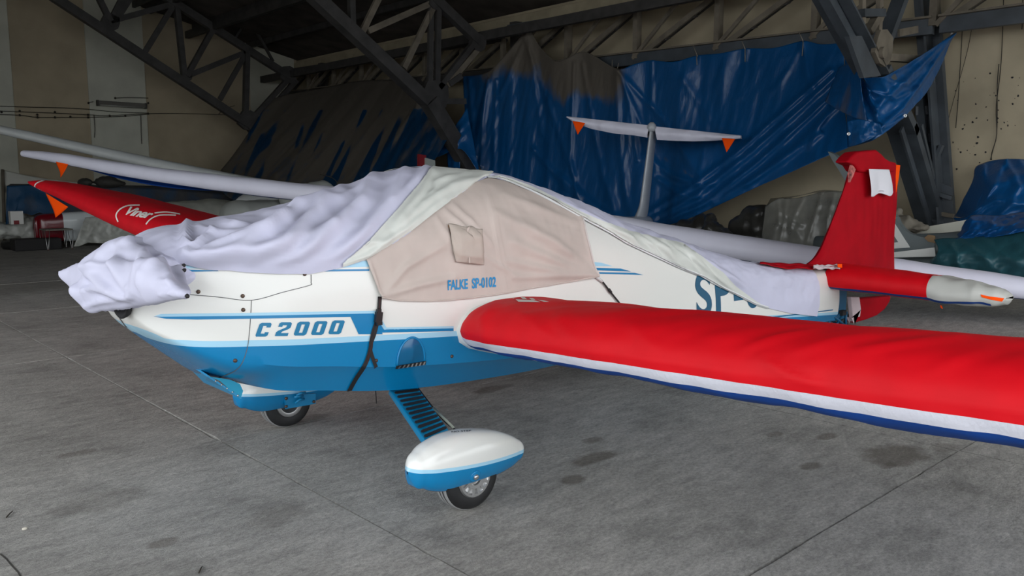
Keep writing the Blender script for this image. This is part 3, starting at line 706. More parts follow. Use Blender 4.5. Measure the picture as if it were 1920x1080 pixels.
for sgn in (1, -1):
    pant = make_pant(sgn); make_wheel(sgn)
    lg = [Vector((-.12, -.40, .50)), Vector((.055, -.40, .485)), Vector((-.09, -.86, .375)), Vector((-.235, -.86, .352))]
    lg = [Vector((p.x, p.y * sgn, p.z)) for p in lg]; n = (lg[1] - lg[0]).cross(lg[3] - lg[0]); n = n if n.z < 0 else -n
    leg = bevel(mesh('gear_leg', *plate(lg, .028, n), mat('leg_blue_paint', (.003, .20, .40, 1), .35), GL, smooth=False), .006)
    for k in range(11):
        t = .075 + k * .082; a = lg[0].lerp(lg[3], t); b = lg[1].lerp(lg[2], t); a2 = lg[0].lerp(lg[3], t + .04); b2 = lg[1].lerp(lg[2], t + .04); up = -n.normalized() * .0012
        i0, i1 = a.lerp(b, .14), a.lerp(b, .90); j0, j1 = a2.lerp(b2, .14), a2.lerp(b2, .90)
        pts = []
        for c0, e0, s in (((i0 + j0) / 2, i0, -1), ((i1 + j1) / 2, i1, 1)):
            r = (i0 - j0) / 2; dx = (i1 - i0).normalized() * r.length * s
            for q in range(7):
                th = math.pi * q / 6; pts.append(c0 + (r * math.cos(th) + dx * math.sin(th)) * (1 if s < 0 else -1) * (1 if s < 0 else 1) if s < 0 else c0 + (-r * math.cos(th) + dx * math.sin(th)))
        mesh('grip_strip', *plate([p + up for p in pts], .003, -n), M_BLACK, leg, smooth=False)
    cb = [Vector((x, y * sgn, z)) for x, y, z in ((.06, -.40, .475), (.03, -.55, .42), (.0, -.70, .372), (-.02, -.85, .350))]
    mesh('brake_line', *tubevf(smoothpts(cb, 4), .004, 6), M_DARK, GL)
    mesh('line_sleeve', *tubevf([cb[1].lerp(cb[2], .2), cb[2].lerp(cb[3], .6)], .007, 6), mat('pale_green_sleeve', (.35, .38, .32, 1), .5), GL)
    ax = Vector((0, -1, 0))
    ym = -.905 - .107 if sgn > 0 else .905 - .104
    PB = bvh(pant)
    def pside(u, v):
        p, n = hit(u, v, PB); return p, n
    if sgn > 0:
        p, n = pside(891, 893)
        if p is not None:
            bo = mesh('axle_cover', *lathevf([(.03, -.004), (.03, .002), (.026, .003), (.0, .003)], p, n, 24), M_BLUE, pant); mesh('axle_bolt', *lathevf([(.014, 0), (.014, .012), (.009, .016)], p, n, 12), M_ALU, pant)
        lay('lettering', text2d('NO STEP', .2, 0, .02), lambda a, b: pxray(846 + a * 9.5, 811.5 - b * 3.5 - a * .6), PB, M_DARK, pant, .002)
    else:
        a = [at(u, v, y=.792) for u, v in ((534, 741), (592, 738), (592, 757), (536, 767))]
        pl = mesh('axle_plate', *plate(a, .012, (0, 1, 0)), mat('plate_blue_paint', (.003, .22, .46, 1), .35), GL, smooth=False)
        for u, v in ((536, 747), (536, 762), (588, 753)): mesh('bolt', *lathevf([(.010, 0), (.010, .007), (.006, .01)], at(u, v, y=.791), ax, 10), M_SCREW, pl)
        for a, b in (((552, 745), (568, 742)), ((554, 756), (570, 748)), ((556, 742), (572, 736))): mesh('lever', *tubevf([at(*a, y=.775), at((a[0] + b[0]) / 2, b[1] + 1, y=.765), at(*b, y=.78)], .008, 8), mat('plate_blue_paint', BLUE, .3), pl)
# tail wheel with its tube frame
tw = empty('tail_wheel', (5.5, 0, 0)); tw.name = 'tail_wheel'; link_par = tw
tw.parent = GL; WL[tw.name] = Vector((5.5, 0, 0))
M_FRM = mat('frame_blue_paint', (.006, .09, .19, 1), .45)
mesh('tyre', *lathevf([(.04, -.025), (.07, -.03), (.085, -.02), (.09, 0), (.085, .02), (.07, .03), (.04, .025)], (5.66, -.02, .09), (0, 1, 0), 28), M_TIRE, tw)
for a, b in (((5.40, -.06, .22), (5.66, -.06, .09)), ((5.40, .02, .22), (5.66, .02, .09)), ((5.66, -.06, .09), (5.66, -.06, .24)), ((5.32, -.05, .20), (5.34, -.05, .02)), ((5.34, -.05, .02), (5.60, -.05, .22)), ((4.6, -.06, .17), (5.32, -.05, .06)), ((4.75, -.06, .19), (4.95, -.06, .1)), ((5.0, -.06, .19), (5.2, -.06, .08)), ((5.34, -.05, .20), (5.62, -.05, .24))):
    mesh('frame_tube', *tubevf([a, b], .013, 8), M_FRM, tw)
V, F = gridmesh(10, 2, lambda u, v: Vector((5.38 + .26 * u, 0, .20 + .5 * v)))
mesh('tail_post', *join(boxvf((5.53, -.0, .42), (.28, .10, .50))), M_FRM, GL, smooth=False)
mesh('tail_block', *boxvf((5.56, -.06, .24), (.08, .06, .05)), M_DARK, GL, smooth=False)

# ------------------------------------------------------------------ canopy and engine cover (cloth)
CV = empty('canopy_cover', (0, 0, 1.0), 'pale lavender cover with beige window panel draped over the motor glider from propeller to tail', 'cover')
EDGE = [(343, 497), (370, 503), (400, 507), (460, 511), (520, 514), (580, 514), (640, 502), (683, 488), (727, 463), (773, 433), (840, 383), (890, 348), (917, 334), (960, 346), (1000, 363), (1050, 389), (1087, 409),
        (1107, 420), (1140, 437), (1173, 457), (1207, 473), (1240, 488), (1273, 503), (1313, 518), (1347, 537), (1380, 553), (1413, 570), (1440, 578), (1480, 587), (1527, 592)]
ES = []
for q in EDGE:
    p, n = hit(q[0], q[1], FB)
    if p is not None: ES.append((p.x, s_of(p.x, p.z)))
ES.sort(); ex, es = zip(*ES)
X0, X1 = -1.235, ex[-1]
def sedge(x): return float(np.interp(x, ex, es))
CF = [  # folds of the front sheet, photo pixels
    ([(343, 497), (349, 470), (347, 445), (352, 420)], 6.5, .022, 0), ([(343, 497), (362, 470), (385, 452), (400, 440)], 6.5, .020, 0), ([(343, 498), (400, 468), (470, 445), (540, 420)], 8.6, .022, 0),
    ([(345, 499), (430, 485), (520, 470), (620, 430)], 10.1, .020, 0), ([(610, 372), (560, 400), (510, 440), (440, 475), (360, 497)], 10.8, .030, 0), ([(640, 360), (600, 400), (540, 455), (470, 490)], 11.5, .028, 0),
    ([(700, 335), (680, 380), (630, 430), (560, 480), (500, 505)], 11.5, .026, 0), ([(760, 320), (730, 380), (680, 440), (620, 488), (560, 508)], 10.8, .018, 0), ([(420, 415), (440, 425), (470, 425)], 5.8, .015, 0),
    ([(370, 425), (400, 440), (480, 437)], 5.8, .012, 0), ([(800, 312), (780, 340), (740, 380)], 6.5, .012, 0), ([(690, 345), (640, 380), (600, 395)], 6.5, .014, 0), ([(500, 400), (560, 398), (610, 380)], 5.8, .012, 0),
    ([(1090, 395), (1140, 425), (1200, 460)], 5.8, .010, 0), ([(1200, 440), (1240, 470), (1290, 500)], 5.8, .012, 0), ([(1240, 450), (1290, 480), (1330, 520)], 5.8, .014, 0), ([(1280, 470), (1330, 500), (1370, 540)], 5.8, .012, 0), ([(1300, 480), (1370, 520), (1420, 560)], 5.8, .012, 0)]
SF = lambda t: t ** .9
NX, NS = 300, 84
def coverpt(u, v):
    x = X0 + (X1 - X0) * u; se = sedge(x); s = -se * .92 + (se * 1.92) * v
    p = surf(x, s); n = snorm(x, s); near = max(0, s / max(.05, se))
    k = min(1, abs(1 - abs(s) / max(.02, se)) * 5 + .15)
    w = nz((x * 3, s * 4, 0), 1, 1) * .012 + nz((x * 8, s * 10 + x * 3, 0), 1, 2) * .006 + nz((x * 17 + s * 9, s * 22, 0), 1, 4) * .003
    h = .007 + (.017 + w * 1.5) * k + max(0, nz((x * 1.6, s * 2.2, 0), 1, 3)) * .03 * k
    if x > 4.2: h += (x - 4.2) * .03 * near
    z0 = min(1, (x - X0) / .16); z0 = z0 * z0 * (3 - 2 * z0); h *= .25 + .75 * z0; k *= z0
    q = p + n * h
    if s > -.2: q += n * folds(q, CF) * k * 2.3
    return q
V, F = gridmesh(NX, NS, coverpt)
SHEET = mesh('sheet', V, F, M_COVW, CV); SB = bvh(SHEET)
# hem round the near edge
# grey-white lining turned out along the window and the rear edge
SFB = bvhs([SHEET, FUS])
LT = [(641, 493), (673, 465), (707, 433), (740, 400), (773, 361), (797, 331), (806, 320), (812, 314)]
LB = [(641, 501), (682, 487), (726, 462), (772, 432), (839, 382), (889, 347), (913, 332.5), (925, 323.5)]
LF = [([(812, 322), (790, 365), (740, 420)], 6, .010, 0), ([(905, 336), (850, 350), (800, 380), (740, 430)], 6, .012, 0), ([(690, 455), (720, 455), (760, 430), (830, 375)], 6, .010, 0), ([(640, 495), (690, 478), (730, 450)], 5, .008, 0), ([(815, 345), (840, 335), (870, 330)], 4, .008, 0), ([(800, 370), (812, 362), (822, 340)], 4, .008, 0)]
def lw(F_, a=.004, g=1): return lambda p, u, v: nz(p, 9, 5) * a + nz((p.x * 22, p.y * 8, p.z * 10), 1, 6) * a * .6 + folds(p, F_) * g
VF = ruled(LT, LB, 70, 24, SFB, .009, lw(LF, .005, 1.5)); mesh('lining', *VF, M_LINE, CV); LB1 = VF
mesh('lining', *mirror(VF), M_LINE, CV)
RT = [(914, 333), (935, 330), (960, 336), (1000, 352), (1040, 372), (1087, 397), (1137, 418), (1190, 437), (1240, 449), (1280, 457), (1313, 480), (1357, 513), (1380, 537), (1413, 562), (1433, 575)]
RB = [(914, 335), (937, 337), (960, 345), (1000, 362), (1050, 388), (1087, 408), (1107, 419), (1140, 436), (1173, 456), (1207, 472), (1273, 502), (1313, 516), (1347, 535), (1380, 551), (1420, 572), (1436, 577)]
RF = [([(1140, 425), (1180, 445), (1200, 465)], 4, .010, 0), ([(1190, 440), (1220, 460), (1236, 482)], 4, .012, 0), ([(1210, 443), (1250, 470), (1270, 497)], 4, .012, 0), ([(1240, 452), (1290, 490), (1310, 512)], 4, .012, 0), ([(1290, 475), (1330, 510), (1370, 540)], 4, .012, 0), ([(960, 343), (1040, 380), (1100, 410)], 3, .006, 0)]
VF = ruled(RT, RB, 130, 14, SFB, .007, lw(RF, .005, 1.5)); mesh('lining', *VF, M_LINE, CV); mesh('lining', *mirror(VF), M_LINE, CV)
RH = [(914, 334), (937, 336), (960, 345), (1000, 362), (1050, 388), (1087, 408), (1107, 419), (1140, 436), (1173, 456), (1207, 472), (1273, 502), (1313, 517), (1347, 536), (1380, 552), (1413, 569), (1438, 577)]
mesh('hem', *ruled([(u + 1, v - 2.5) for u, v in RH], [(u - .5, v + 2.2) for u, v in RH], 130, 5, SFB, .012, lambda p, u, v: .004 * math.sin(math.pi * v)), mat('white_hem', (.74, .75, .76, 1), .5), CV)
# beige window panel
BT = [(684, 484), (727, 459), (773, 429), (840, 379), (890, 345), (915, 336), (960, 344), (1000, 360), (1050, 386), (1087, 406)]
BBt = [(711, 557), (747, 563), (800, 564), (840, 562), (885, 558), (930, 552), (1007, 538), (1073, 527), (1114, 518)]
BF = [([(905, 348), (920, 400), (930, 460), (940, 510), (948, 548)], 3, .005, 0), ([(911, 348), (926, 400), (937, 460), (948, 510), (956, 546)], 2.5, .003, 0), ([(980, 420), (1040, 455), (1112, 515)], 9, .008, 0), ([(960, 455), (1040, 490), (1112, 517)], 9, .009, 0), ([(950, 490), (1030, 507), (1110, 518)], 8, .009, 0),
      ([(960, 520), (1040, 518), (1110, 519)], 6, .008, 0), ([(930, 400), (1000, 440), (1060, 475)], 9, .009, 0), ([(830, 395), (860, 420), (890, 450)], 5, .007, 0), ([(845, 385), (880, 415), (920, 460)], 5, .006, 0), ([(815, 410), (835, 440), (850, 470)], 5, .006, 0), ([(940, 365), (1000, 390), (1080, 420)], 7, .007, 0),
      ([(712, 556), (760, 500), (830, 460)], 7, .007, 0), ([(712, 557), (780, 535), (850, 520)], 7, .008, 0), ([(712, 558), (700, 520), (690, 490)], 4, .008, 0), ([(905, 480), (935, 500), (960, 515)], 5, .005, 0), ([(1087, 410), (1100, 450), (1112, 512)], 3, .007, 0)]
VF = ruled(BT, BBt, 150, 70, FB, .010, lw(BF, .0035, 1.9))
k = 70
BP = mesh('window_panel', *VF, M_BEIGE, CV); PBV = bvh(BP); mesh('window_panel', *mirror(VF), M_BEIGE, CV)
mesh('hem', *tubevf([VF[0][i + 69 * 150] for i in range(150)], .005, 6), M_BEIGE, BP)
mesh('hem', *tubevf([VF[0][149 + j * 150] for j in range(70)], .007, 6), mat('pale_hem', (.62, .57, .55, 1), .6), BP)
w0 = [(839, 421), (870, 426), (902, 431)]; w1 = [(853, 491), (880, 494), (905, 497)]
VF = ruled(w0, w1, 26, 26, PBV, .008, lambda p, u, v: .020 * min(1, 6 * u) * min(1, 7 * (1 - u)) * min(1, 5 * (1 - v)) * min(1, v * 4) + .010 * (1 - abs(2 * u - 1)) + nz(p, 14, 8) * .006)
mesh('window_flap', *VF, mat('beige_flap_fabric', (.50, .425, .375, 1), .6, var=.08, vscale=8), BP, thick=.004)
VF = ruled([(893, 434), (903, 433)], [(899, 470), (907, 474)], 6, 14, PBV, .004); mesh('window_gap', *VF, mat('mottled_orange_brown', (.20, .09, .025, 1), .7, var=.9, vscale=60), BP)
VF = ruled([(839, 423), (845, 424)], [(846, 448), (850, 450)], 5, 10, PBV, .004); mesh('window_gap', *VF, MATS['mottled_orange_brown'], BP)
mesh('seam', *ruled([(871, 428), (873, 428)], [(871, 493), (873, 493)], 3, 20, PBV, .034), M_BEIGE, BP)
TV, TF = text2d('FALKE  SP-0102', .12, 0, .03); lo = min(v.x for v in TV); hi = max(v.x for v in TV); tp = max(v.y for v in TV)
lay('lettering', (TV, TF), lambda a, b: pxray(839 + 90.5 * (a - lo) / (hi - lo), 543.5 - 6.5 * (a - lo) / (hi - lo) - 18.5 * b / tp), PBV, mat('cover_lettering_blue', (.012, .25, .55, 1), .6), BP, .003)

# propeller bag and nose of the cover: one cloth blob grown round the spinner and the two blades
def blob(name, balls, vox, m, par, wob, sm=10):
    V = []; F = []
    bm = bmesh.new()
    for c, r in balls:
        g = bmesh.ops.create_icosphere(bm, subdivisions=2, radius=1)
        for v in g['verts']: v.co = Vector((v.co.x * r[0], v.co.y * r[1], v.co.z * r[2])) + Vector(c)
    me = bpy.data.meshes.new('tmp'); bm.to_mesh(me); bm.free(); o = bpy.data.objects.new('tmp', me); COL.objects.link(o)
    md = o.modifiers.new('r', 'REMESH'); md.mode = 'VOXEL'; md.voxel_size = vox
    md = o.modifiers.new('s', 'SMOOTH'); md.iterations = sm; md.factor = .5
    dg = bpy.context.evaluated_depsgraph_get(); m2 = bpy.data.meshes.new_from_object(o.evaluated_get(dg))
    V = [v.co.copy() for v in m2.vertices]; N = [v.normal.copy() for v in m2.vertices]; F = [tuple(p.vertices) for p in m2.polygons]
    bpy.data.objects.remove(o); bpy.data.meshes.remove(me); bpy.data.meshes.remove(m2)
    V = [v + n * wob(v) for v, n in zip(V, N)]
    return mesh(name, V, F, m, par)
def seg(a, b, ra, rb, n=14):
    a = Vector(a); b = Vector(b); return [(a.lerp(b, t / n), tuple(p + (q - p) * t / n for p, q in zip(ra, rb))) for t in range(n + 1)]
tipN = at(342, 551, y=-.95); tipF = at(112, 514, y=.60)
corner = at(334, 503, y=-.47)
balls = []
# shoulders over the cowling
balls += seg((-1.08, 0, 1.15), (-1.24, 0, 1.13), (.10, .40, .15), (.12, .345, .168))
balls += seg((-1.24, .0, 1.13), (-1.37, .02, 1.09), (.12, .30, .17), (.04, .12, .09))
# near blade, wide towards the tip
balls += seg((-1.36, -.10, 1.11), at(290, 532, y=-.68), (.05, .10, .12), (.05, .06, .085))
balls += seg(at(290, 532, y=-.68), tipN, (.06, .06, .085), (.012, .012, .014), 18)
balls += seg(at(262, 545, y=-.55), tipN, (.05, .04, .05), (.010, .010, .010), 18)
balls += seg(at(280, 505, y=-.45), at(343, 550, y=-.9), (.055, .05, .05), (.018, .018, .018), 18)
# web from blade to the cowling corner
for t in np.linspace(0, 1, 9):
    a = Vector(at(285, 512, y=-.52)).lerp(corner, t); b = Vector(at(300, 540, y=-.70)).lerp(tipN, t); balls += seg(a + Vector((.012, 0, 0)), b + Vector((.02, 0, 0)), (.015,) * 3, (.014,) * 3, 16)
for t in np.linspace(0, 1, 8):
    a = Vector(at(172, 500, y=.0)).lerp(at(232, 462, y=-.14), t); b = Vector(at(238, 548, y=-.40)).lerp(at(286, 508, y=-.50), t); balls += seg(a, b, (.05,) * 3, (.045,) * 3, 12)
# far blade
balls += seg((-1.34, .05, 1.11), at(142, 522, y=.45), (.05, .10, .11), (.035, .05, .075))
balls += seg(at(142, 522, y=.45), tipF, (.035, .05, .075), (.010, .012, .020), 10)
balls += seg(at(140, 534, y=.42), at(140, 510, y=.42), (.02,) * 3, (.02,) * 3, 6)
# hanging corner of cloth below the spinner
q0 = at(172, 582, y=.03)
for t in np.linspace(0, 1, 7):
    a = Vector(at(150, 545, y=.10)).lerp(at(225, 562, y=-.22), t); balls += seg(a, Vector(q0).lerp(at(205, 574, y=-.14), t), (.05, .05, .04), (.022, .022, .018), 12)
NF = [([(155, 545), (180, 540), (240, 560)], 6, .018, 0), ([(165, 515), (195, 535), (235, 555)], 6, .016, 0), ([(225, 470), (215, 500), (235, 540)], 8, .016, 0), ([(270, 470), (260, 500), (250, 545)], 8, .014, 0), ([(210, 455), (190, 475), (170, 500)], 7, .010, 0), ([(265, 440), (240, 450), (220, 460)], 6, .012, 0),
      ([(300, 480), (310, 500), (320, 530)], 6, .010, 0), ([(340, 497), (300, 490), (270, 495)], 6, .014, 0), ([(345, 551), (315, 530), (300, 527)], 4, .010, 0), ([(348, 553), (320, 548), (300, 552)], 4, .010, 0), ([(150, 500), (180, 498), (225, 500)], 6, .012, 0), ([(160, 575), (190, 565), (225, 562)], 5, .010, 0)]
NOSE = blob('propeller_bag', balls, .012, M_COVW, CV, lambda p: nz(p, 5, 1) * .006 + nz((p.x * 14, p.y * 9, p.z * 18), 1, 2) * .003 + folds(p, NF) * 1.5, 5)
NBV = bvh(NOSE)
for q in ((343, 499), (344, 508), (350, 554)):
    p, n = hit(q[0], q[1], bvhs([NOSE, SHEET, FUS]))
    if p is not None: mesh('cord_end', *lathevf([(.007, -.006), (.008, .006), (.004, .012)], p, n, 8), M_BLACK, CV)

# straps
def strap(pts, w, B, off, name='strap'): return lay(name, fill2d([stroke(smoothpts([(a, b, 0) for a, b in pts], 5), w)], 6), pxray, B, M_BLACK, CV, off)
strap([(711, 556), (709, 585), (705, 603), (699, 622), (695, 640), (693, 655), (684, 682), (667, 708), (650, 739)], 7.5, FB, .007)
strap([(706, 604), (701, 625), (693, 650), (698, 672), (704, 688)], 6.5, FB, .0085)
for q in (((711, 560), (708, 600)), ((697, 640), (686, 680))): lay('stitch_line', fill2d([stroke([(a, b) for a, b in q], .7)], 6), pxray, FB, mat('red_thread', (.10, .012, .012, 1), .7), CV, .0095)
p, n = hit(707, 594, FB); mesh('buckle', *join(boxvf(p + n * .014, (.036, .016, .05), Matrix.Rotation(.15, 3, 'Y')), boxvf(p + n * .018 + Vector((0, 0, .03)), (.022, .014, .02)), boxvf(p + n * .018 + Vector((0, 0, -.03)), (.03, .014, .016))), mat('black_plastic', (.015, .015, .016, 1), .35), CV, smooth=False)
pr = [hit(u, v, FB) for u, v in ((1114, 519), (1128, 530), (1142, 548), (1156, 565), (1172, 585))]
mesh('strap', *tubevf([a + n * .012 for a, n in pr], .006, 6), M_BLACK, CV)
mesh('hook', *tubevf([pr[0][0] + pr[0][1] * .014, (pr[0][0].lerp(pr[1][0], .8)) + pr[0][1] * .014], .009, 6), mat('white_webbing', (.7, .7, .7, 1), .5), CV)
mesh('buckle', *tubevf([pr[2][0].lerp(pr[1][0], .3) + pr[2][1] * .014, pr[2][0] + pr[2][1] * .014], .010, 6), M_BLACK, CV)

# ------------------------------------------------------------------ wings and their covers
AU = [(0, 0), (.008, .028), (.025, .052), (.05, .073), (.1, .092), (.18, .108), (.28, .108), (.4, .097), (.55, .073), (.7, .045), (.85, .030), (1, .004)]
AL = [(1, -.004), (.85, -.010), (.7, -.022), (.5, -.046), (.3, -.068), (.15, -.079), (.08, -.076), (.035, -.062), (.012, -.038), (.003, -.016)]
def airfoil(n):
    P = resample(smoothpts([(x, z, 0) for x, z in AU + AL + [(0, 0)]], 6), n + 1)[:-1]; return [(p.x, p.y) for p in P]
def wingvf(st, nperi, nspan, wob=None, inflate=0, close=True):
    """st: span stations (y, leading edge x, leading edge z, chord, thickness scale, nose-up degrees, sweep of section plane)"""
    A = airfoil(nperi); ys = np.array([s[0] for s in st]); V = []; F = []
    c = [np.array([s[k] for s in st]) for k in range(1, 6)]; sg = 1 if ys[-1] > ys[0] else -1
    for i in range(nspan):
        y = ys[0] + (ys[-1] - ys[0]) * i / (nspan - 1)
        xl, zl, ch, th, inc = [float(np.interp(y * sg, ys * sg, k)) for k in c]; ci, si = math.cos(math.radians(inc)), math.sin(math.radians(inc))
        for k, (a, b) in enumerate(A):
            X = a * ch; Z = b * ch * th; V.append(Vector((xl + X * ci + Z * si, y, zl - X * si + Z * ci)))
    N = len(A)
    if inflate or wob:
        V0 = V; V = []; g = max(1, N // 60)
        for i in range(nspan):
            for k in range(N):
                p = V0[i * N + k]; t = V0[i * N + (k + g) % N] - V0[i * N + (k - g) % N]; n = Vector((-t.z, 0, t.x)).normalized()
                V.append(p + n * (inflate + (wob(p, k / N) if wob else 0)))
    for i in range(nspan - 1):
        for k in range(N):
            q = (i * N + k, i * N + (k + 1) % N, (i + 1) * N + (k + 1) % N, (i + 1) * N + k); F.append(q if sg < 0 else q[::-1])
    if close: F += [tuple(range(N)), tuple((nspan - 1) * N + k for k in range(N))[::-1]]
    return V, F
def split(VF, N, nspan, ks):
    """strip of a wing skin: perimeter cells ks"""
    V, F = VF; ks = set(ks); F2 = [F[i * N + k] for i in range(nspan - 1) for k in range(N) if k in ks]
    us = sorted({i for f in F2 for i in f}); mp = {i: k for k, i in enumerate(us)}; return [V[i] for i in us], [tuple(mp[i] for i in f) for f in F2]
NEAR = [(-.30, .17, .79, 1.60, 1, 5.5), (-.60, .15, .795, 1.62, 1.0, 5.5), (-1.0, .12, .815, 1.62, 1.0, 5.5), (-3.2, .10, .915, 1.58, 1.0, 5.5), (-5.5, .10, 1.02, 1.25, .95, 5), (-7.2, .15, 1.10, .85, .9, 4), (-7.5, .3, 1.12, .6, .8, 4)]
FAR = [(.30, .17, .76, 1.60, 1, 5.5), (.60, .15, .77, 1.62, 1.0, 5.5), (3.2, .12, 1.06, 1.58, 1.0, 5.5), (5.3, .12, 1.285, 1.28, .95, 5), (6.6, .13, 1.43, .95, .95, 4), (7.15, .125, 1.485, .70, .95, 3), (7.45, .115, 1.515, .48, .9, 2), (7.62, .115, 1.53, .26, .8, 1), (7.72, .13, 1.54, .10, .6, 1)]
mesh('wing', *wingvf(NEAR, 40, 20, inflate=-.02), M_WHITE, GL); mesh('wing', *wingvf(FAR, 40, 20, inflate=-.02), M_WHITE, GL)
# near cover: red top, white and blue below
NP = 280; PER = airfoil(NP)
def perk(z):
    return min((abs(p[1] - z), k) for k, p in enumerate(PER) if k > NP * .5 and p[0] < .1)[1]
ND = [s for s in NEAR if s[0] <= -.6]
KT = max(range(NP), key=lambda k: PER[k][0])
def wwob(p, k):
    d = abs(p.y + .6)
    w = nz((p.x * 2.2 + p.y * 1.4, p.y * 1.1 - p.x * .9, p.z * 2), 1, 1) * .010 + nz((p.x * 6 + p.y * 5, p.y * 2.2, p.z * 5), 1, 2) * .006 + nz((p.x * 13 + p.y * 12, p.y * 4, p.z * 11), 1, 3) * .0025
    w = w * 1.25 + (folds(p, WF) * 1.5 if k < .55 or k > .9 else 0)
    if d < .12: w -= (1 - d / .12) ** 2 * .035
    if k > .55: w -= .042 * max(0, min(1, (p.y + 3.0) / 1.9)) * min(1, (k - .55) * 8) * min(1, (1 - k) * 12)
    if k > .6: w += nz((p.x * 14, p.y * 7, p.z * 20), 1, 6) * .004
    return w
WF = [([(1400, 655), (1440, 640), (1480, 630), (1530, 622)], 6, .008, 0), ([(1490, 665), (1560, 645), (1640, 632)], 8, .007, 0), ([(1620, 660), (1720, 650), (1800, 640)], 7, .008, 0), ([(1436, 655), (1440, 680), (1470, 700), (1530, 720)], 7, .008, 0),
      ([(1750, 700), (1790, 680), (1850, 665)], 8, .007, 0), ([(930, 570), (905, 600), (915, 640)], 8, .008, 0), ([(960, 575), (990, 600), (1040, 640)], 9, .006, 0), ([(1060, 580), (1050, 610), (1090, 650)], 9, .005, 0), ([(1180, 590), (1190, 620), (1230, 650)], 10, .005, 0)]
VF = wingvf(ND, NP, 240, wwob, .006)
k1, k2 = perk(-.020), perk(-.046)
WCN = empty('wing_cover', (.9, -2.5, .9), 'bright red cover with white and blue lower bands on the wing reaching toward the camera', 'cover', 'red wing covers')
NCV = mesh('top_sheet', *split(VF, NP, 240, list(range(KT)) + list(range(k1, NP))), M_RED, WCN)
M_BANDW = mat('white_cover_band', (.66, .66, .74, 1), .6, bump=.4, bscale=45, stretch=(1, 1.6, 1), spec=.3)
mesh('white_band', *split(VF, NP, 240, range(k2, k1)), M_BANDW, WCN); mesh('underside', *split(VF, NP, 240, range(KT, k2)), M_COVB, WCN)
mesh('end_panel', [VF[0][k] for k in range(NP)], [tuple(range(NP))], M_RED, WCN, smooth=False)
M_PRINT = mat('white_cover_print', (.72, .70, .66, 1), .6)
NWB = bvh(NCV)
for pl in ([(967, 562.3), (1000, 563.6), (1014, 567.6), (972, 566.8)], [(954, 557.6), (962, 557.6), (965, 560.6), (958, 561)], [(976, 558), (984, 558.4), (988, 562), (980, 561.6)], [(992, 559.6), (999, 560), (1004, 563), (996, 562.8)], [(1008, 563), (1020, 564.4), (1030, 567), (1020, 567)]):
    lay('lettering', fill2d([pl], 4), pxray, NWB, M_PRINT, NCV, .003)
# far cover: same red fabric, its lower brightness put into a darker colour
FD = [s for s in FAR if s[0] >= .6]
VF = wingvf(FD, NP, 150, lambda p, k: nz((p.x * 5, p.y * 2, p.z * 5), 1, 2) * .006 + nz((p.x * 12, p.y * 4, p.z * 9), 1, 3) * .002, .006)
M_REDF = mat('dimmed_red_cover_fabric', (.50, .002, .010, 1), .6, var=.08, vscale=6, bump=.12, bscale=60, spec=.2)
WCF = empty('wing_cover', (.9, 4, 1.1), 'red cover with white lettering on the far wing pointing at the striped end wall', 'cover', 'red wing covers')
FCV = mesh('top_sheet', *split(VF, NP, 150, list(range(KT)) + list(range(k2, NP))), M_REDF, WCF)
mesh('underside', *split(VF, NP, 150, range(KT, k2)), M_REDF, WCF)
mesh('end_panel', [VF[0][149 * NP + k] for k in range(NP)], [tuple(range(NP))], M_REDF, WCF, smooth=False)
FWB = bvh(FCV)
TV, TF = text2d('Viner', .06, .3, .03, .92); lo = min(v.x for v in TV); hi = max(v.x for v in TV)
E1 = lambda a, b: pxray(234 + 50 * a + 15 * b, 402 + 9 * a - 20 * b)      # along the wing, up the chord
lay('lettering', (TV, TF), lambda a, b: E1((a - lo) / (hi - lo) * .95, b), FWB, M_PRINT, FCV, .003)
for pl in ([(222, 416), (218, 404), (225, 393), (240, 386), (262, 385)], [(274, 421), (283, 411), (300, 404), (330, 404)], [(290, 400), (312, 398), (338, 402)]):
    lay('lettering', fill2d([stroke(smoothpts([(a, b, 0) for a, b in pl], 4), 2.4)], 4), pxray, FWB, M_PRINT, FCV, .003)
lay('stripe', fill2d([stroke(smoothpts([(a, b, 0) for a, b in ((84, 338), (72, 342), (66, 347), (67, 352), (78, 357))], 4), 2)], 4), pxray, FWB, M_PRINT, FCV, .003)
def pennant(par, pts, th=.004, curl=0):
    P = [Vector(p) for p in pts]; n = (P[1] - P[0]).cross(P[2] - P[0]).normalized(); V = []; F = []; N = 10
    for i in range(N + 1):
        for j in range(N + 1 - i):
            a, b = i / N, j / N; V.append(P[0] + (P[1] - P[0]) * b + (P[2] - P[0]) * a + n * curl * math.sin(3 * a + 2 * b) * a)
    ix = {}; k = 0
    for i in range(N + 1):
        for j in range(N + 1 - i): ix[i, j] = k; k += 1
    for i in range(N):
        for j in range(N - i):
            F.append((ix[i, j], ix[i, j + 1], ix[i + 1, j]))
            if j < N - i - 1: F.append((ix[i, j + 1], ix[i + 1, j + 1], ix[i + 1, j]))
    return mesh('pennant', V, F, M_ORNG, par, thick=th)
yy = 6.55
pennant(WCF, [at(86, 362, x=.3), at(128, 388, x=.3), at(104, 408, x=.3)], curl=.02)

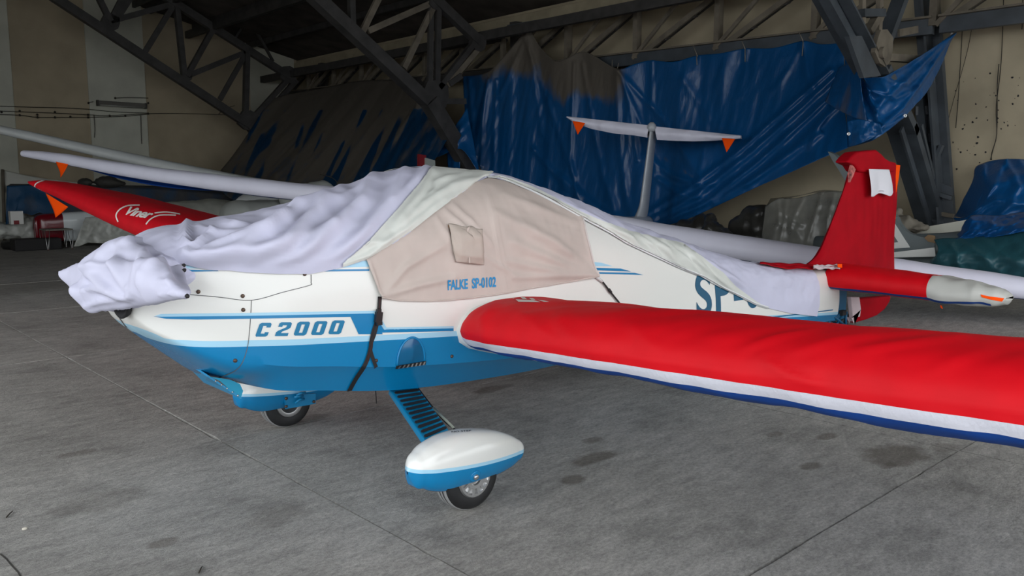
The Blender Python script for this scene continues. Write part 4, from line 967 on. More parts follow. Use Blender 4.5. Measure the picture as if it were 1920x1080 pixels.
# ------------------------------------------------------------------ tail covers
FC = empty('fin_cover', (5.9, 0, .7), 'red fabric cover over the tall tail fin with a white patch near its top', 'cover')
def at0(u, v, y=0): return at(u, v, y=y)
FRT = smoothpts([at0(*q) for q in ((1512, 497), (1533, 478), (1548, 447), (1568, 395), (1588, 340), (1597, 312), (1606, 296))], 6)
REA = smoothpts([at0(*q) for q in ((1674, 516), (1675, 470), (1676, 420), (1680, 370), (1682, 335), (1681, 312), (1676, 305))], 6)
FRT = resample(FRT, 40); REA = resample(REA, 40)
def finpt(u, v):
    j = min(38, int(v * 39)); t = v * 39 - j; a = FRT[j].lerp(FRT[j + 1], t); b = REA[j].lerp(REA[j + 1], t)
    s = u if u <= .5 else 1 - u; k = s * 2                              # 0 front, 1 rear
    sg = -1 if u <= .5 else 1
    th = .085 * (1 - .4 * v) * (math.sin(math.pi * min(1, k * .9 + .06)) ** .55) * (1 if k < .99 else 0) if 0 < u < 1 and abs(u - .5) > 1e-4 else 0
    p = a.lerp(b, k); w = nz((p.x * 16, 0, p.z * 2.2), 1, 3) * .006 + nz((p.x * 5, 0, p.z * 3), 1, 2) * .008
    return p + Vector((0, sg * (th + (w if th else 0)), 0))
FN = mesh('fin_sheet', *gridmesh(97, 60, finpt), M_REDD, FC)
TOP = [(1590, 304), (1598, 294), (1608, 285), (1622, 283), (1645, 281), (1655, 289), (1662, 297), (1672, 303), (1681, 309), (1679, 322), (1645, 326), (1612, 322), (1605, 311)]
mesh('fin_cap', *plate([at0(u, v, -.075) for u, v in TOP], .15, (0, 1, 0)), M_REDD, FC, smooth=False); bevel(bpy.data.objects['fin_cap'], .025, 3)
mesh('torn_flap', *plate([at0(u, v, -.05) for u, v in ((1597, 309), (1607, 311), (1600, 330), (1594, 342), (1593, 325))], .02, (0, 1, 0)), mat('worn_red_white_edge', (.35, .10, .09, 1), .6, var=.9, vscale=25), FC, smooth=False)
FNB = bvhs([FN])
pv = [at0(u, v, -.105) for u, v in ((1629, 317), (1667, 318), (1674, 363), (1630, 367))]
def patch(u, v):
    p = pv[0].lerp(pv[1], u).lerp(pv[3].lerp(pv[2], u), v)
    return p + Vector((0, -.012 * math.sin(u * 7 + v * 3) * v - .02 * v * abs(math.sin(5 * u + 1)), -.02 * math.sin(u * 9 + .5) * v * (1 if v > .9 else 0) + (.012 * math.sin(u * 8)) * (v > .95)))
mesh('patch', *gridmesh(24, 24, patch), mat('white_patch_fabric', (.74, .74, .80, 1), .6), FC, thick=.004)
orr = [at0(u, v, -.03) for u, v in ((1681, 309), (1688, 310), (1685, 335), (1680, 362), (1679, 410), (1676, 412), (1677, 362))]
mesh('orange_edging', *plate(orr, .06, (0, 1, 0)), M_ORNG, FC, smooth=False)
RUD = [(1612, 560), (1672, 555), (1669, 566), (1660, 580), (1645, 592), (1625, 600), (1603, 606), (1600, 600), (1612, 596)]
mesh('rudder_sheet', *plate([at0(u, v, -.05) for u, v in RUD], .10, (0, 1, 0)), M_REDD, FC, smooth=False); bevel(bpy.data.objects['rudder_sheet'], .02, 2)
bevel(mesh('pale_lining', *plate([at0(u, v, -.065) for u, v in ((1596, 557), (1612, 557), (1615, 580), (1613, 594), (1598, 597), (1601, 604), (1611, 598), (1613, 594), (1614, 585))[:6]], .05, (0, 1, 0)), mat('pink_white_lining', (.62, .52, .55, 1), .6), FC, smooth=False), .008)
V, F = gridmesh(30, 12, lambda u, v: at0(1425 + 158 * u, 492 + 6 * u + 10 * v * math.sin(math.pi * min(1, u + .05)) + 3 * nz((u * 8, v * 3, 0), 1, 1), -.03 - .14 * v + .03 * nz((u * 9, v * 6, 1), 1, 2)))
mesh('crumpled_skirt', V, F, M_REDD, FC, thick=.004)
V, F = gridmesh(24, 8, lambda u, v: at0(1525 + 50 * u, 497 + 8 * v + 3 * nz((u * 8, v * 3, 3), 1, 1), -.16 - .02 * math.sin(u * 7) - .03 * v))
mesh('pale_lining', V, F, mat('pink_white_lining', (.62, .52, .55, 1), .6), FC, thick=.004)
mesh('orange_tag', *plate([at0(u, v, -.2) for u, v in ((1571, 495), (1579, 495), (1579, 502), (1571, 501))], .004, (0, 1, 0)), M_ORNG, FC, smooth=False)
# tailplane under its cover
STN = [(-.07, 5.15, .625, .90, 1.05, 3), (-.5, 5.20, .61, .86, 1.05, 3), (-.98, 5.28, .585, .80, 1.05, 3), (-1.30, 5.38, .555, .66, 1.0, 3), (-1.44, 5.50, .54, .46, .8, 3), (-1.51, 5.60, .53, .22, .5, 3)]
mesh('tailplane', *wingvf(STN, 40, 16, inflate=-.012), M_WHITE, GL); STF = [(-s[0], s[1], s[2] - .11) + s[3:] for s in STN]
mesh('tailplane', *wingvf(STF, 40, 16, inflate=-.012), M_WHITE, GL)
def tail_cover(st, lab, sg):
    BK = (75, 76)
    c = empty('tailplane_cover', (5.6, .8 * -sg, .6), lab, 'cover')
    def w(p, k): return nz((p.x * 5, p.y * 4, p.z * 5), 1, 4) * .008 + (-.0 + .055 * max(0, math.sin((k - .5) * 2 * math.pi)) if k > .5 else .035 * math.sin(k * 2 * math.pi)) * (1 if abs(p.y) < 1.5 else .3) + (nz((p.x * 8, p.y * 7, p.z * 8), 1, 5) * .022 if abs(p.y) > .95 else 0)
    N = 80; n = 120; VF = wingvf(st, N, n, w, .010); kt = 40; V, F = VF
    red = [k for k in range(N) if k < kt or k >= 72]; i0 = 72
    def pick(i_a, i_b, ks): 
        F2 = [F[i * N + k] for i in range(i_a, i_b) for k in ks]; us = sorted({i for f in F2 for i in f}); mp = {i: k for k, i in enumerate(us)}; return [V[i] for i in us], [tuple(mp[i] for i in f) for f in F2]
    cut = int(n * .62)
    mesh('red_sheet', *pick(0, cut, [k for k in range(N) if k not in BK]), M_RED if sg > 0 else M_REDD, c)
    mesh('blue_edge', *pick(0, n - 8, BK), M_COVB, c)
    mesh('tip_pocket', *join(pick(cut, n - 8, [k for k in range(N) if k not in BK]), pick(n - 8, n - 1, range(N)), ([V[(n - 1) * N + k] for k in range(N)], [tuple(range(N))])), mat('silver_grey_fabric', (.50, .50, .47, 1), .5, bump=.2, bscale=25), c)
    return c, VF
TCN, TVF = tail_cover(STN, 'red fabric cover with a silver grey tip pocket on the near tailplane half', 1)
tail_cover(STF, 'red fabric cover on the far tailplane half, mostly hidden behind the fin', -1)
TB = BVHTree.FromPolygons(*TVF)
mesh('orange_edging', *ruled([(1838, 552), (1856, 556), (1882, 559)], [(1840, 557), (1858, 562), (1878, 565)], 20, 6, TB, .006), M_ORNG, TCN)
mesh('orange_tag', *plate([at(u, v, y=-1.0) for u, v in ((1763, 572), (1766, 573), (1768, 579), (1765, 578))], .004, (0, 1, 0)), M_ORNG, TCN, smooth=False)

# ------------------------------------------------------------------ tarpaulins hung from the eave girders
def tarp_mat(name, blue, dust, rough=.34):
    m = bpy.data.materials.new(name); m.use_nodes = True
    n = m.node_tree.nodes; l = m.node_tree.links; b = n['Principled BSDF']; b.inputs['Specular IOR Level'].default_value = .5
    a = n.new('ShaderNodeAttribute'); a.attribute_name = 'dust'
    g = n.new('ShaderNodeNewGeometry'); t = n.new('ShaderNodeTexNoise'); t.inputs['Scale'].default_value = 2.2; t.inputs['Detail'].default_value = 7
    mp = n.new('ShaderNodeMapping'); mp.inputs['Scale'].default_value = (1, 1.6, .55); l.new(g.outputs['Position'], mp.inputs[0]); l.new(mp.outputs[0], t.inputs['Vector'])
    ad = n.new('ShaderNodeMath'); ad.operation = 'MULTIPLY_ADD'; l.new(t.outputs['Fac'], ad.inputs[0]); ad.inputs[1].default_value = 1.1; l.new(a.outputs['Fac'], ad.inputs[2])
    r = n.new('ShaderNodeValToRGB'); r.color_ramp.elements[0].position = .62; r.color_ramp.elements[1].position = .95; l.new(ad.outputs[0], r.inputs[0])
    x = n.new('ShaderNodeMixRGB'); l.new(r.outputs[0], x.inputs[0]); x.inputs[1].default_value = blue; x.inputs[2].default_value = dust; l.new(x.outputs[0], b.inputs['Base Color'])
    rr = n.new('ShaderNodeMapRange'); l.new(r.outputs[0], rr.inputs[0]); rr.inputs[3].default_value = rough; rr.inputs[4].default_value = .8; l.new(rr.outputs[0], b.inputs['Roughness'])
    t2 = n.new('ShaderNodeTexNoise'); t2.inputs['Scale'].default_value = 16; t2.inputs['Detail'].default_value = 5; l.new(mp.outputs[0], t2.inputs['Vector'])
    bp = n.new('ShaderNodeBump'); bp.inputs['Strength'].default_value = .45; bp.inputs['Distance'].default_value = .014; l.new(t2.outputs['Fac'], bp.inputs['Height']); l.new(bp.outputs[0], b.inputs['Normal'])
    return m
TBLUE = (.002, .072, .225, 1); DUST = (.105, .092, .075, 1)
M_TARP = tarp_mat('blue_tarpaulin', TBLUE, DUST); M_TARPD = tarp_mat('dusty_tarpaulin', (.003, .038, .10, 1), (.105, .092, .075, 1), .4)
M_TEAL = tarp_mat('teal_tarpaulin', (.018, .085, .105, 1), (.06, .08, .08, 1), .45)
def dpt(q):  # (u, v, depth x)
    return at(q[0], q[1], x=q[2])
def sheet(name, top, bot, nu, nv, m, parent, F_=(), wob=None, dust=None, sag=0, nrm=Vector((-.8, -.6, 0)), thick=.004):
    T = resample(smoothpts([dpt(q) for q in top], 5), nu); L = resample(smoothpts([dpt(q) for q in bot], 5), nu); V = []; D = []
    for j in range(nv):
        t = j / (nv - 1)
        for i in range(nu):
            p = T[i].lerp(L[i], t); h = sag * math.sin(math.pi * t)
            h += (wob(p, i / (nu - 1), t) if wob else 0) + (folds(p, F_) if F_ else 0)
            V.append(p + nrm * h); D.append(dust(px(p), i / (nu - 1), t) if dust else 0)
    F = [(j * nu + i, (j + 1) * nu + i, (j + 1) * nu + i + 1, j * nu + i + 1) for j in range(nv - 1) for i in range(nu - 1)]
    return mesh(name, V, F, m, parent, attrs={'dust': D}, thick=thick)
BT_ = empty('blue_tarpaulin', (10.2, 5.5, 0), 'big glossy blue tarpaulin hung in pleats from the eave girder above the tail fin', 'tarpaulin')
PF = [([(990, 60), (1000, 140), (1015, 250)], 4, .05, .8), ([(990, 60), (960, 130), (935, 180)], 4, .05, .5), ([(990, 60), (930, 125), (905, 200), (890, 290)], 4, .06, .8), ([(985, 75), (1030, 200), (1075, 330)], 4, .04, .8), ([(915, 150), (905, 230), (900, 310)], 3, .05, .6), ([(930, 150), (925, 240), (925, 320)], 4, .05, .5),
      ([(880, 150), (884, 220), (886, 300)], 4, .05, .5), ([(1077, 118), (1072, 215), (1068, 300), (1090, 400)], 3, .06, .8), ([(1092, 120), (1110, 230), (1130, 330), (1160, 410)], 4, .05, 1), ([(1157, 132), (1158, 230), (1168, 330), (1185, 420)], 5, .07, 1), ([(1160, 135), (1200, 230), (1230, 320)], 4, .05, .8), ([(1160, 135), (1240, 220), (1310, 330)], 4, .04, 1),
      ([(1165, 140), (1185, 220), (1195, 300)], 3, .04, .6), ([(1222, 115), (1222, 200)], 3, .03, .8), ([(1505, 80), (1512, 120), (1522, 165)], 6, .06, .6), ([(1505, 80), (1480, 130), (1450, 170)], 4, .03, .8), ([(1400, 92), (1398, 130), (1390, 180)], 4, .03, .8),
      ([(1582, 128), (1500, 205), (1410, 285), (1300, 370), (1215, 415)], 6, .10, .3), ([(1590, 150), (1510, 225), (1420, 305), (1320, 382), (1220, 425)], 5, .10, .3), ([(1560, 130), (1480, 200), (1390, 280), (1290, 355), (1215, 400)], 5, .08, .3), ([(1570, 200), (1500, 270), (1420, 330), (1340, 380)], 6, .08, .3), ([(1540, 250), (1470, 300), (1400, 345)], 6, .06, .3),
      ([(1210, 290), (1260, 330), (1310, 345), (1340, 345)], 6, .06, 0), ([(1225, 330), (1275, 365), (1320, 370)], 6, .06, 0), ([(1050, 330), (1120, 390), (1190, 425)], 6, .06, .3), ([(1000, 280), (1060, 350), (1130, 410)], 6, .05, .3), ([(1280, 150), (1340, 230), (1390, 260)], 8, .03, .6), ([(1555, 200), (1530, 250), (1520, 275)], 5, .05, .3)]
def tw(p, u, v): return (nz((p.y * 2.6, v * 1.2, 0), 1, 1) * .06 + nz((p.y * 5, v * 1.6, 2), 1, 2) * .035 + nz((p.y * 9 + p.z * 2, p.z * 2.2, 3), 1, 3) * .016 + nz((p.y * 22, p.z * 3, 3), 1, 4) * .004) * min(1, v * 8 + .2)
def tdust(q, u, v):
    d = -.28
    if q[0] < 1180:
        lim = 135 if q[0] < 1000 else 135 + (q[0] - 1000) * .8 if q[0] < 1060 else 185
        d += 1.0 / (1 + math.exp((q[1] - lim - 22 * nz((q[0] * .02, q[1] * .01, 0), 1, 8)) / 14)) * (1 if q[0] < 1150 else (1180 - q[0]) / 30)
    s = segd(q, (1570, 170), (1400, 290))[0]
    return d + .28 * math.exp(-(s / 14) ** 2) + .35 * math.exp(-(segd(q, (1235, 290), (1320, 345))[0] / 7) ** 2)
sheet('sheet', [(868, 143, 10.3), (900, 140, 10.3), (925, 128, 10.3), (955, 95, 10.35), (990, 57, 10.4), (1010, 85, 10.4), (1040, 114, 10.3), (1062, 109, 10.3), (1090, 97, 10.4), (1113, 104, 10.35), (1157, 129, 10.25), (1190, 120, 10.35), (1220, 113, 10.4), (1262, 116, 10.35), (1307, 104, 10.45), (1350, 100, 10.4), (1397, 91, 10.45), (1450, 90, 10.4), (1505, 77, 10.45), (1540, 83, 10.4), (1583, 80, 10.4)],
      [(872, 330, 9.6), (930, 420, 10.0), (1010, 455, 10.1), (1100, 460, 10.15), (1215, 431, 10.2), (1280, 414, 10.15), (1340, 388, 10.05), (1410, 355, 9.95), (1480, 324, 9.85), (1540, 297, 9.7), (1590, 277, 9.7)], 330, 130, M_TARP, BT_, PF, tw, tdust, sag=-.12)
CFd = [([(1785, 64), (1720, 130), (1660, 185), (1640, 205)], 5, .10, .4), ([(1785, 64), (1735, 140), (1690, 205), (1640, 245)], 4, .10, .3), ([(1780, 68), (1700, 120), (1640, 150)], 5, .08, .3), ([(1613, 145), (1630, 190), (1650, 235)], 5, .10, .2), ([(1600, 130), (1610, 190), (1625, 225)], 5, .08, .2), ([(1660, 150), (1700, 160), (1745, 120)], 4, .05, .2), ([(1620, 170), (1680, 185), (1720, 165)], 4, .05, .2), ([(1595, 255), (1640, 250), (1690, 220)], 4, .07, .2)]
def cw(p, u, v): return (nz(p, 4, 5) * .05 + nz(p, 10, 6) * .02) * min(1, 2.5 * (1 - u) + .1)
sheet('loose_corner', [(1583, 80, 10.2), (1596, 118, 9.2), (1612, 143, 8.65), (1640, 146, 8.6), (1658, 144, 8.7), (1707, 116, 9.5), (1748, 90, 10.4), (1784, 63, 11.15)],
      [(1588, 277, 9.5), (1600, 274, 9.0), (1622, 268, 8.7), (1647, 257, 8.65), (1697, 218, 9.3), (1740, 168, 10.2), (1768, 115, 10.8), (1786, 66, 11.15)], 110, 70, M_TARP, BT_, CFd, cw, lambda q, u, v: -.3 + .5 * math.exp(-(segd(q, (1600, 150), (1615, 190))[0] / 12) ** 2))
sheet('folded_flap', [(1572, 128, 9.25), (1595, 120, 8.9), (1612, 146, 8.5)], [(1547, 190, 9.1), (1575, 208, 8.8), (1600, 220, 8.55), (1625, 226, 8.4)], 30, 34, M_TARP, BT_, (), lambda p, u, v: nz(p, 6, 7) * .04 + nz(p, 13, 8) * .02, lambda q, u, v: -.15 + .3 * v)
sheet('folded_flap', [(1588, 228, 8.5), (1610, 224, 8.45), (1650, 232, 8.4)], [(1591, 276, 8.55), (1615, 268, 8.4), (1655, 250, 8.4)], 30, 30, M_TARP, BT_, (), lambda p, u, v: nz(p, 7, 9) * .05 + nz(p, 15, 8) * .02, lambda q, u, v: -.12)
for u, v in ((1697, 217), (1591, 251), (1784, 64)):
    p = at(u, v, x=8.3 if u < 1600 else 9.2 if u < 1750 else 11.1) ; mesh('eyelet', *lathevf([(.02, 0), (.026, .004), (.02, .008), (.012, .008), (.012, 0)], p, (-.7, -.7, 0), 14), M_ALU, BT_)
for a, b in (((1300, 86), (1308, 106)), ((1306, 104), (1307, 122)), ((1391, 77), (1397, 92)), ((1397, 91), (1397, 116)), ((1498, 60), (1506, 78)), ((1506, 78), (1504, 105)), ((1148, 112), (1147, 146)), ((1160, 118), (1157, 131))):
    mesh('tie_cord', *tubevf([at(*a, x=10.38), at(*b, x=10.33)], .008, 5), mat('pale_cord', (.22, .20, .17, 1), .8), BT_)
DT = empty('dusty_tarpaulin', (9, 16, 0), 'grey dusty tarpaulin with blue streaks sloping down in the dark far corner', 'tarpaulin')
FAN = [([(788, 192), (700, 315)], 4, .06, .6), ([(788, 192), (722, 320)], 4, .06, .6), ([(788, 192), (745, 320)], 4, .06, .6), ([(788, 192), (768, 310)], 4, .05, .6), ([(788, 192), (680, 325)], 4, .06, .6), ([(790, 195), (800, 280)], 4, .04, .6)]
def ddust(q, u, v):
    d = .66 - .22 * max(0, min(1, (q[1] - 200) / 110))
    th = nz((q[0] * .075 + q[1] * .034, q[1] * .012, 0), 1, 5)
    if q[1] > 205: d -= max(0, th - .16) * 2.8
    fan = (q[0] - 690) - (320 - q[1]) * .72
    if fan > 0: d -= min(.42, fan * .02)
    return d
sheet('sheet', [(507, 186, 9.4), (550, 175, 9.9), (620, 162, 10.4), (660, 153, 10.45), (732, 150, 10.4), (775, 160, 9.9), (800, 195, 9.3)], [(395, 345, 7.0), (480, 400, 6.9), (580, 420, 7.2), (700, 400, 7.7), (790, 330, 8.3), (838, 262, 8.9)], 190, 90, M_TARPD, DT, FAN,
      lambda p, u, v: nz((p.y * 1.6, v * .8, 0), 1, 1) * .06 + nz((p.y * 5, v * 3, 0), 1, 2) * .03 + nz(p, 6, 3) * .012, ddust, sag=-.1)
sheet('swag', [(876, 203, 9.5), (858, 230, 9.3), (838, 250, 9.2), (815, 270, 9.1), (792, 288, 9.0)], [(900, 330, 9.4), (872, 285, 9.2), (852, 280, 9.1), (825, 293, 9.05), (795, 297, 9.0)], 50, 26, M_TARP, BT_, [([(880, 225), (850, 258), (800, 290)], 5, .07, 0), ([(880, 245), (855, 270), (815, 290)], 4, .06, 0)], lambda p, u, v: nz(p, 5, 2) * .04, lambda q, u, v: -.2)
sheet('hanging_strip', [(838, 285, 9.3), (862, 272, 9.3)], [(842, 345, 9.2), (862, 345, 9.2)], 12, 20, M_TARP, BT_, (), lambda p, u, v: nz(p, 6, 2) * .03, lambda q, u, v: -.3)

# ------------------------------------------------------------------ covered sailplane behind, banked onto one wing
dv = Vector((.4625, -.887, 0)); av = Vector((.887, .4625, 0)); SCn = Vector((5.27, 3.33, 0)); TLp = Vector((9.08, 5.32, 0))
SG = empty('sailplane', SCn, 'grey-white sailplane with a slim upright fin, parked behind the motor glider', 'aircraft')
def swing(lepx, ch, th, N, nsp, infl, inc=4):
    """wing skin in the sailplane's own frame from leading-edge points seen in the photo"""
    L = [atp(u, v, SCn, av) for u, v in lepx]; ts = [(p - SCn).dot(dv) for p in L]
    V, F = wingvf([(t, 0, p.z, c, k, inc) for t, p, c, k in zip(ts, L, ch, th)], N, nsp, lambda p, k: nz((p.y * 2, p.x * 3, 0), 1, 3) * .008, infl)
    return [SCn + dv * p.y + av * p.x + Vector((0, 0, p.z)) for p in V], F
LW = [(860, 398), (640, 371), (500, 356), (400, 344), (300, 331), (200, 315), (120, 300), (70, 292), (40, 288)]
RW = [(860, 393), (1090, 420), (1240, 446), (1440, 476), (1600, 499), (1760, 522), (1920, 544), (2060, 562)]
cL = [.9, .85, .82, .78, .72, .64, .54, .44, .26]; cR = [.95, 1.0, 1.0, .95, .9, .84, .78, .6]
VF = swing(LW, cL, [1.5] * 9, 64, 90, -.01); mesh('wing', *VF, M_WHITE, SG); VF = swing(RW, cR, [1.5] * 8, 64, 60, -.01); mesh('wing', *VF, M_WHITE, SG)
M_GLC = mat('sailplane_cover_fabric', (.70, .70, .82, 1), .5, var=.03, vscale=4, bump=.1, bscale=30)
def scover(px_, ch, lab, nsp):
    c = empty('sailplane_wing_cover', atp(*px_[3], SCn, av), lab, 'cover'); VF = swing(px_, ch, [1.5] * len(ch), 64, nsp, .012)
    A = airfoil(64); kt = max(range(64), key=lambda k: A[k][0]); kb = min((abs(A[k][0] - .05), k) for k in range(kt, 64))[1]
    mesh('top_sheet', *split(VF, 64, nsp, list(range(kt)) + list(range(kb, 64))), M_GLC, c); mesh('underside', *split(VF, 64, nsp, range(kt, kb)), M_COVB, c)
    mesh('end_panel', [VF[0][(nsp - 1) * 64 + k] for k in range(64)], [tuple(range(64))], M_GLC, c, smooth=False); return c
SL = scover(LW, cL, 'white cover with blue underside on the long sailplane wing above the red wing tip', 90)
scover(RW, cR, 'white cover on the low sailplane wing passing behind the red tail fin', 60)
V, F = gridmesh(50, 8, lambda u, v: atp(*[a + (b - a) * v for a, b in zip((150 + 290 * u, 312 + 44 * u), (150 + 290 * u, 312 + 44 * u + 15 * math.sin(math.pi * min(1, u * 1.0)) ** .8))], SCn + av * .35, av) + av * (.1 * math.sin(math.pi * v)))
mesh('sagging_underside', V, F, M_COVB, SL, thick=.004)
pl = [atp(u, v, SCn, av) for u, v in ((105, 303), (128, 308), (113, 333))]; pennant(SL, pl, curl=.04)
# fuselage boom, fin, tailplane
bm_ = [SCn + Vector((0, 0, .72)) - av * 2.6, SCn + Vector((0, 0, .72)) - av * 1.6, SCn + Vector((0, 0, .75)), SCn.lerp(TLp, .4) + Vector((0, 0, .80)), SCn.lerp(TLp, .8) + Vector((0, 0, .80)), TLp + Vector((0, 0, .82)) + av * .7]
mesh('fuselage', *tubevf(smoothpts(bm_, 5), [max(.09, r) for r in np.interp(np.linspace(0, 5, 26), [0, 1, 2, 3, 4, 5], [.1, .36, .36, .24, .17, .1])], 20), mat('sailplane_grey', (.45, .48, .52, 1), .35, coat=.3), SG)
p0 = atp(1198, 424, TLp, av); p1 = atp(1222, 238, TLp, av)
def finv(u, v):
    t = v; base = p0.lerp(p1, t); fl = max(0, 1 - t / .26) ** 2
    ch = .75 - .25 * t + fl * .5; th = .085 - .03 * t + fl * .05; k = u * 2 * math.pi
    return base + av * (ch * (.5 - .5 * math.cos(k)) - fl * .55 - .05) + dv * (th * math.sin(k) * (1 - .45 * (.5 - .5 * math.cos(k))) - fl * .03)
mesh('fin', *gridmesh(30, 40, finv, True), MATS['sailplane_grey'], SG)
mesh('fin_knob', *lathevf([(.06, -.06), (.085, 0), (.07, .06), (.03, .10)], p1 + Vector((0, 0, -.02)), (0, 0, 1), 14), MATS['sailplane_grey'], SG)
TC = empty('sailplane_tail_cover', p1, 'grey-white cover with two orange pennants on the high T-tail', 'cover')
for a, b, bt in (((1218, 238), (1063, 220), [(1214, 258), (1190, 254), (1150, 250), (1110, 242), (1080, 232), (1064, 222)]), ((1228, 240), (1390, 256), [(1232, 262), (1260, 264), (1300, 265), (1340, 264), (1370, 262), (1389, 260)])):
    P = resample([atp(a[0], a[1] - 3, TLp, av), atp(b[0], b[1] - 2, TLp, av)], 40); Q = resample([atp(u, v, TLp, av) for u, v in bt], 40)
    def sp(u, v):
        i = min(38, int(v * 39)); t = v * 39 - i; top = P[i].lerp(P[i + 1], t); bot = Q[i].lerp(Q[i + 1], t); c = .55 * (1 - .45 * v) * (1 if v < .97 else .5)
        k = u * math.tau; mid = (top + bot) / 2; h = (top - bot).length / 2
        z = h * (math.cos(k) if math.cos(k) > 0 or True else 0); X = c * (.5 - .5 * math.cos((u - .5) * math.tau)) 
        # closed section: front face between top and bottom, sloping back to the trailing edge
        if u < .30: q = bot.lerp(top, u / .30) - av * .05 * math.sin(math.pi * u / .3)
        elif u < .65: q = top.lerp(top + av * c + Vector((0, 0, -.05)), (u - .30) / .35) + Vector((0, 0, .015 * math.sin(math.pi * (u - .3) / .35)))
        else: q = (top + av * c + Vector((0, 0, -.05))).lerp(bot, (u - .65) / .35)
        return q + av * nz(q, 9, 1) * .02
    o = mesh('sheet', *gridmesh(40, 40, sp, True), M_GLC, TC, sharp=50)
mesh('tailplane', *beamvf(atp(1070, 222, TLp, av) + av * .25, atp(1384, 256, TLp, av) + av * .25, .3, .03), M_WHITE, SG, smooth=False)
for q in (((1075, 227), (1099, 231), (1085, 253)), ((1354, 259), (1379, 261), (1363, 286))): pennant(TC, [atp(u, v, TLp, av) - av * .06 for u, v in q])

# ------------------------------------------------------------------ things along the striped wall
# far sailplane: bare silver wing and covered cockpit
A_ = at(-30, 237, y=17.6); A_.z = 0; B_ = at(700, 385, y=14.6); d2 = (B_ - A_); d2.z = 0; d2.normalize(); a2 = Vector((-d2.y, d2.x, 0)); a2 = a2 if a2.y > 0 else -a2
FG = empty('silver_sailplane', at(640, 372, y=15), 'bare silver-grey sailplane wing standing out highest on the left above the white-covered wing', 'aircraft')
def lw2(lep, ch):
    L = [atp(u, v, A_, a2) for u, v in lep]; V, F = wingvf([((p - A_).dot(d2), 0, p.z, k, 1.9, 3) for p, k in zip(L, ch)], 48, 50); return [A_ + d2 * p.y + a2 * p.x + Vector((0, 0, p.z)) for p in V], F
mesh('wing', *lw2([(-30, 238), (60, 257), (180, 284), (300, 310), (450, 340), (600, 366)], [.55, .62, .7, .76, .8, .85]), mat('silver_grey_wing', (.62, .65, .65, 1), .35, var=.05, vscale=2), FG)
cw_ = at(600, 385, y=15.4); mesh('fuselage', *tubevf(smoothpts([cw_ + Vector((-2.6, -.8, .05)), cw_ + Vector((-1.8, -.55, 0)), cw_ + Vector((-1.0, -.3, 0)), cw_ + Vector((-.3, -.1, .1))], 4), [.15, .25, .36, .42, .45, .45, .44, .42, .38, .33, .28, .22, .16], 16), MATS['silver_grey_wing'], FG)
M_PLAST = mat('pale_plastic_sheet', (.55, .56, .52, 1), .35, var=.15, vscale=3, bump=.5, bscale=9)
M_GREYC = mat('grey_canopy_cloth', (.40, .42, .40, 1), .6, var=.08, vscale=3)
def lump(name, lab, cat, balls, vox, m, amp=.03, sc=4, sm=6, group=None):
    o = blob(name, balls, vox, m, None, lambda p: nz(p, sc, 2) * amp + nz(p, sc * 2.7, 3) * amp * .5, sm); return prop(o, lab, cat, group)
def pxball(u, v, y, ru, rv, ry):
    p = at(u, v, y=y); k = (p - CAM).dot(FWD) / FPX; return (p, (ru * k * 1.05, ry, rv * k))
lump('cockpit_cover', 'tall grey cockpit cover peeping over the white-covered wing beside the dusty tarpaulin', 'cover', seg(*[pxball(u, v, 11.3, 1, 1, 1)[0] for u, v in ((550, 372), (608, 368))], (.30, .3, .28), (.26, .3, .34), 5), .04, M_GREYC, .015, 3)
dc = bpy.data.objects['cockpit_cover']
mesh('cord_loop', *tubevf(smoothpts([at(u, v, y=10.98) for u, v in ((600, 327), (622, 333), (634, 345), (638, 362))], 4), .008, 5), M_WIRE, dc)
lump('canopy_shroud', 'wide grey-white cloth shroud between the red wing and the white wing, farther from the wall', 'cover', seg(at(450, 402, y=11.8), at(560, 400, y=11.8), (.40, .5, .30), (.6, .5, .30), 6), .06, M_GREYC, .03, 2.5)
lump('canopy_shroud', 'low pale cloth shroud just above the red wing lettering', 'cover', seg(at(290, 408, y=16.5), at(400, 398, y=16.5), (.5, .6, .36), (.8, .6, .34), 6), .06, mat('pale_shroud_cloth', (.46, .47, .42, 1), .6, var=.1, vscale=3), .03, 2.5)
lump('dark_bundle', 'dark lumpy bundle lying on top of the long blue tarpaulin', 'bundle', [pxball(160, 342, 18.3, 12, 9, .3), pxball(200, 341, 18.3, 22, 11, .3), pxball(215, 344, 18.3, 20, 6, .3)], .03, mat('dark_canvas', (.045, .043, .038, 1), .8), .03, 5)
LTp = empty('long_tarpaulin', at(200, 440, y=18.4), 'long blue tarpaulin laid over stored wings along the striped wall', 'tarpaulin')
def dy(q): return at(q[0], q[1], y=q[2])
def sheety(name, top, bot, nu, nv, m, parent, wob=None, dust=None, thick=.004, F_=(), **k):
    T = resample([dy(q) for q in top], nu); L = resample([dy(q) for q in bot], nu); V = []; D = []
    for j in range(nv):
        for i in range(nu):
            t = j / (nv - 1); p = T[i].lerp(L[i], t); V.append(p + Vector((-.3, -1, 0)) * ((wob(p, i / (nu - 1), t) if wob else 0) + (folds(p, F_) if F_ else 0))); D.append(dust(px(p), t) if dust else 0)
    F = [(j * nu + i, j * nu + i + 1, (j + 1) * nu + i + 1, (j + 1) * nu + i) for j in range(nv - 1) for i in range(nu - 1)]
    return mesh(name, V, F, m, parent, attrs={'dust': D}, thick=thick, **k)
M_TARPL = tarp_mat('worn_blue_tarpaulin', (.003, .048, .12, 1), (.055, .056, .062, 1), .6)
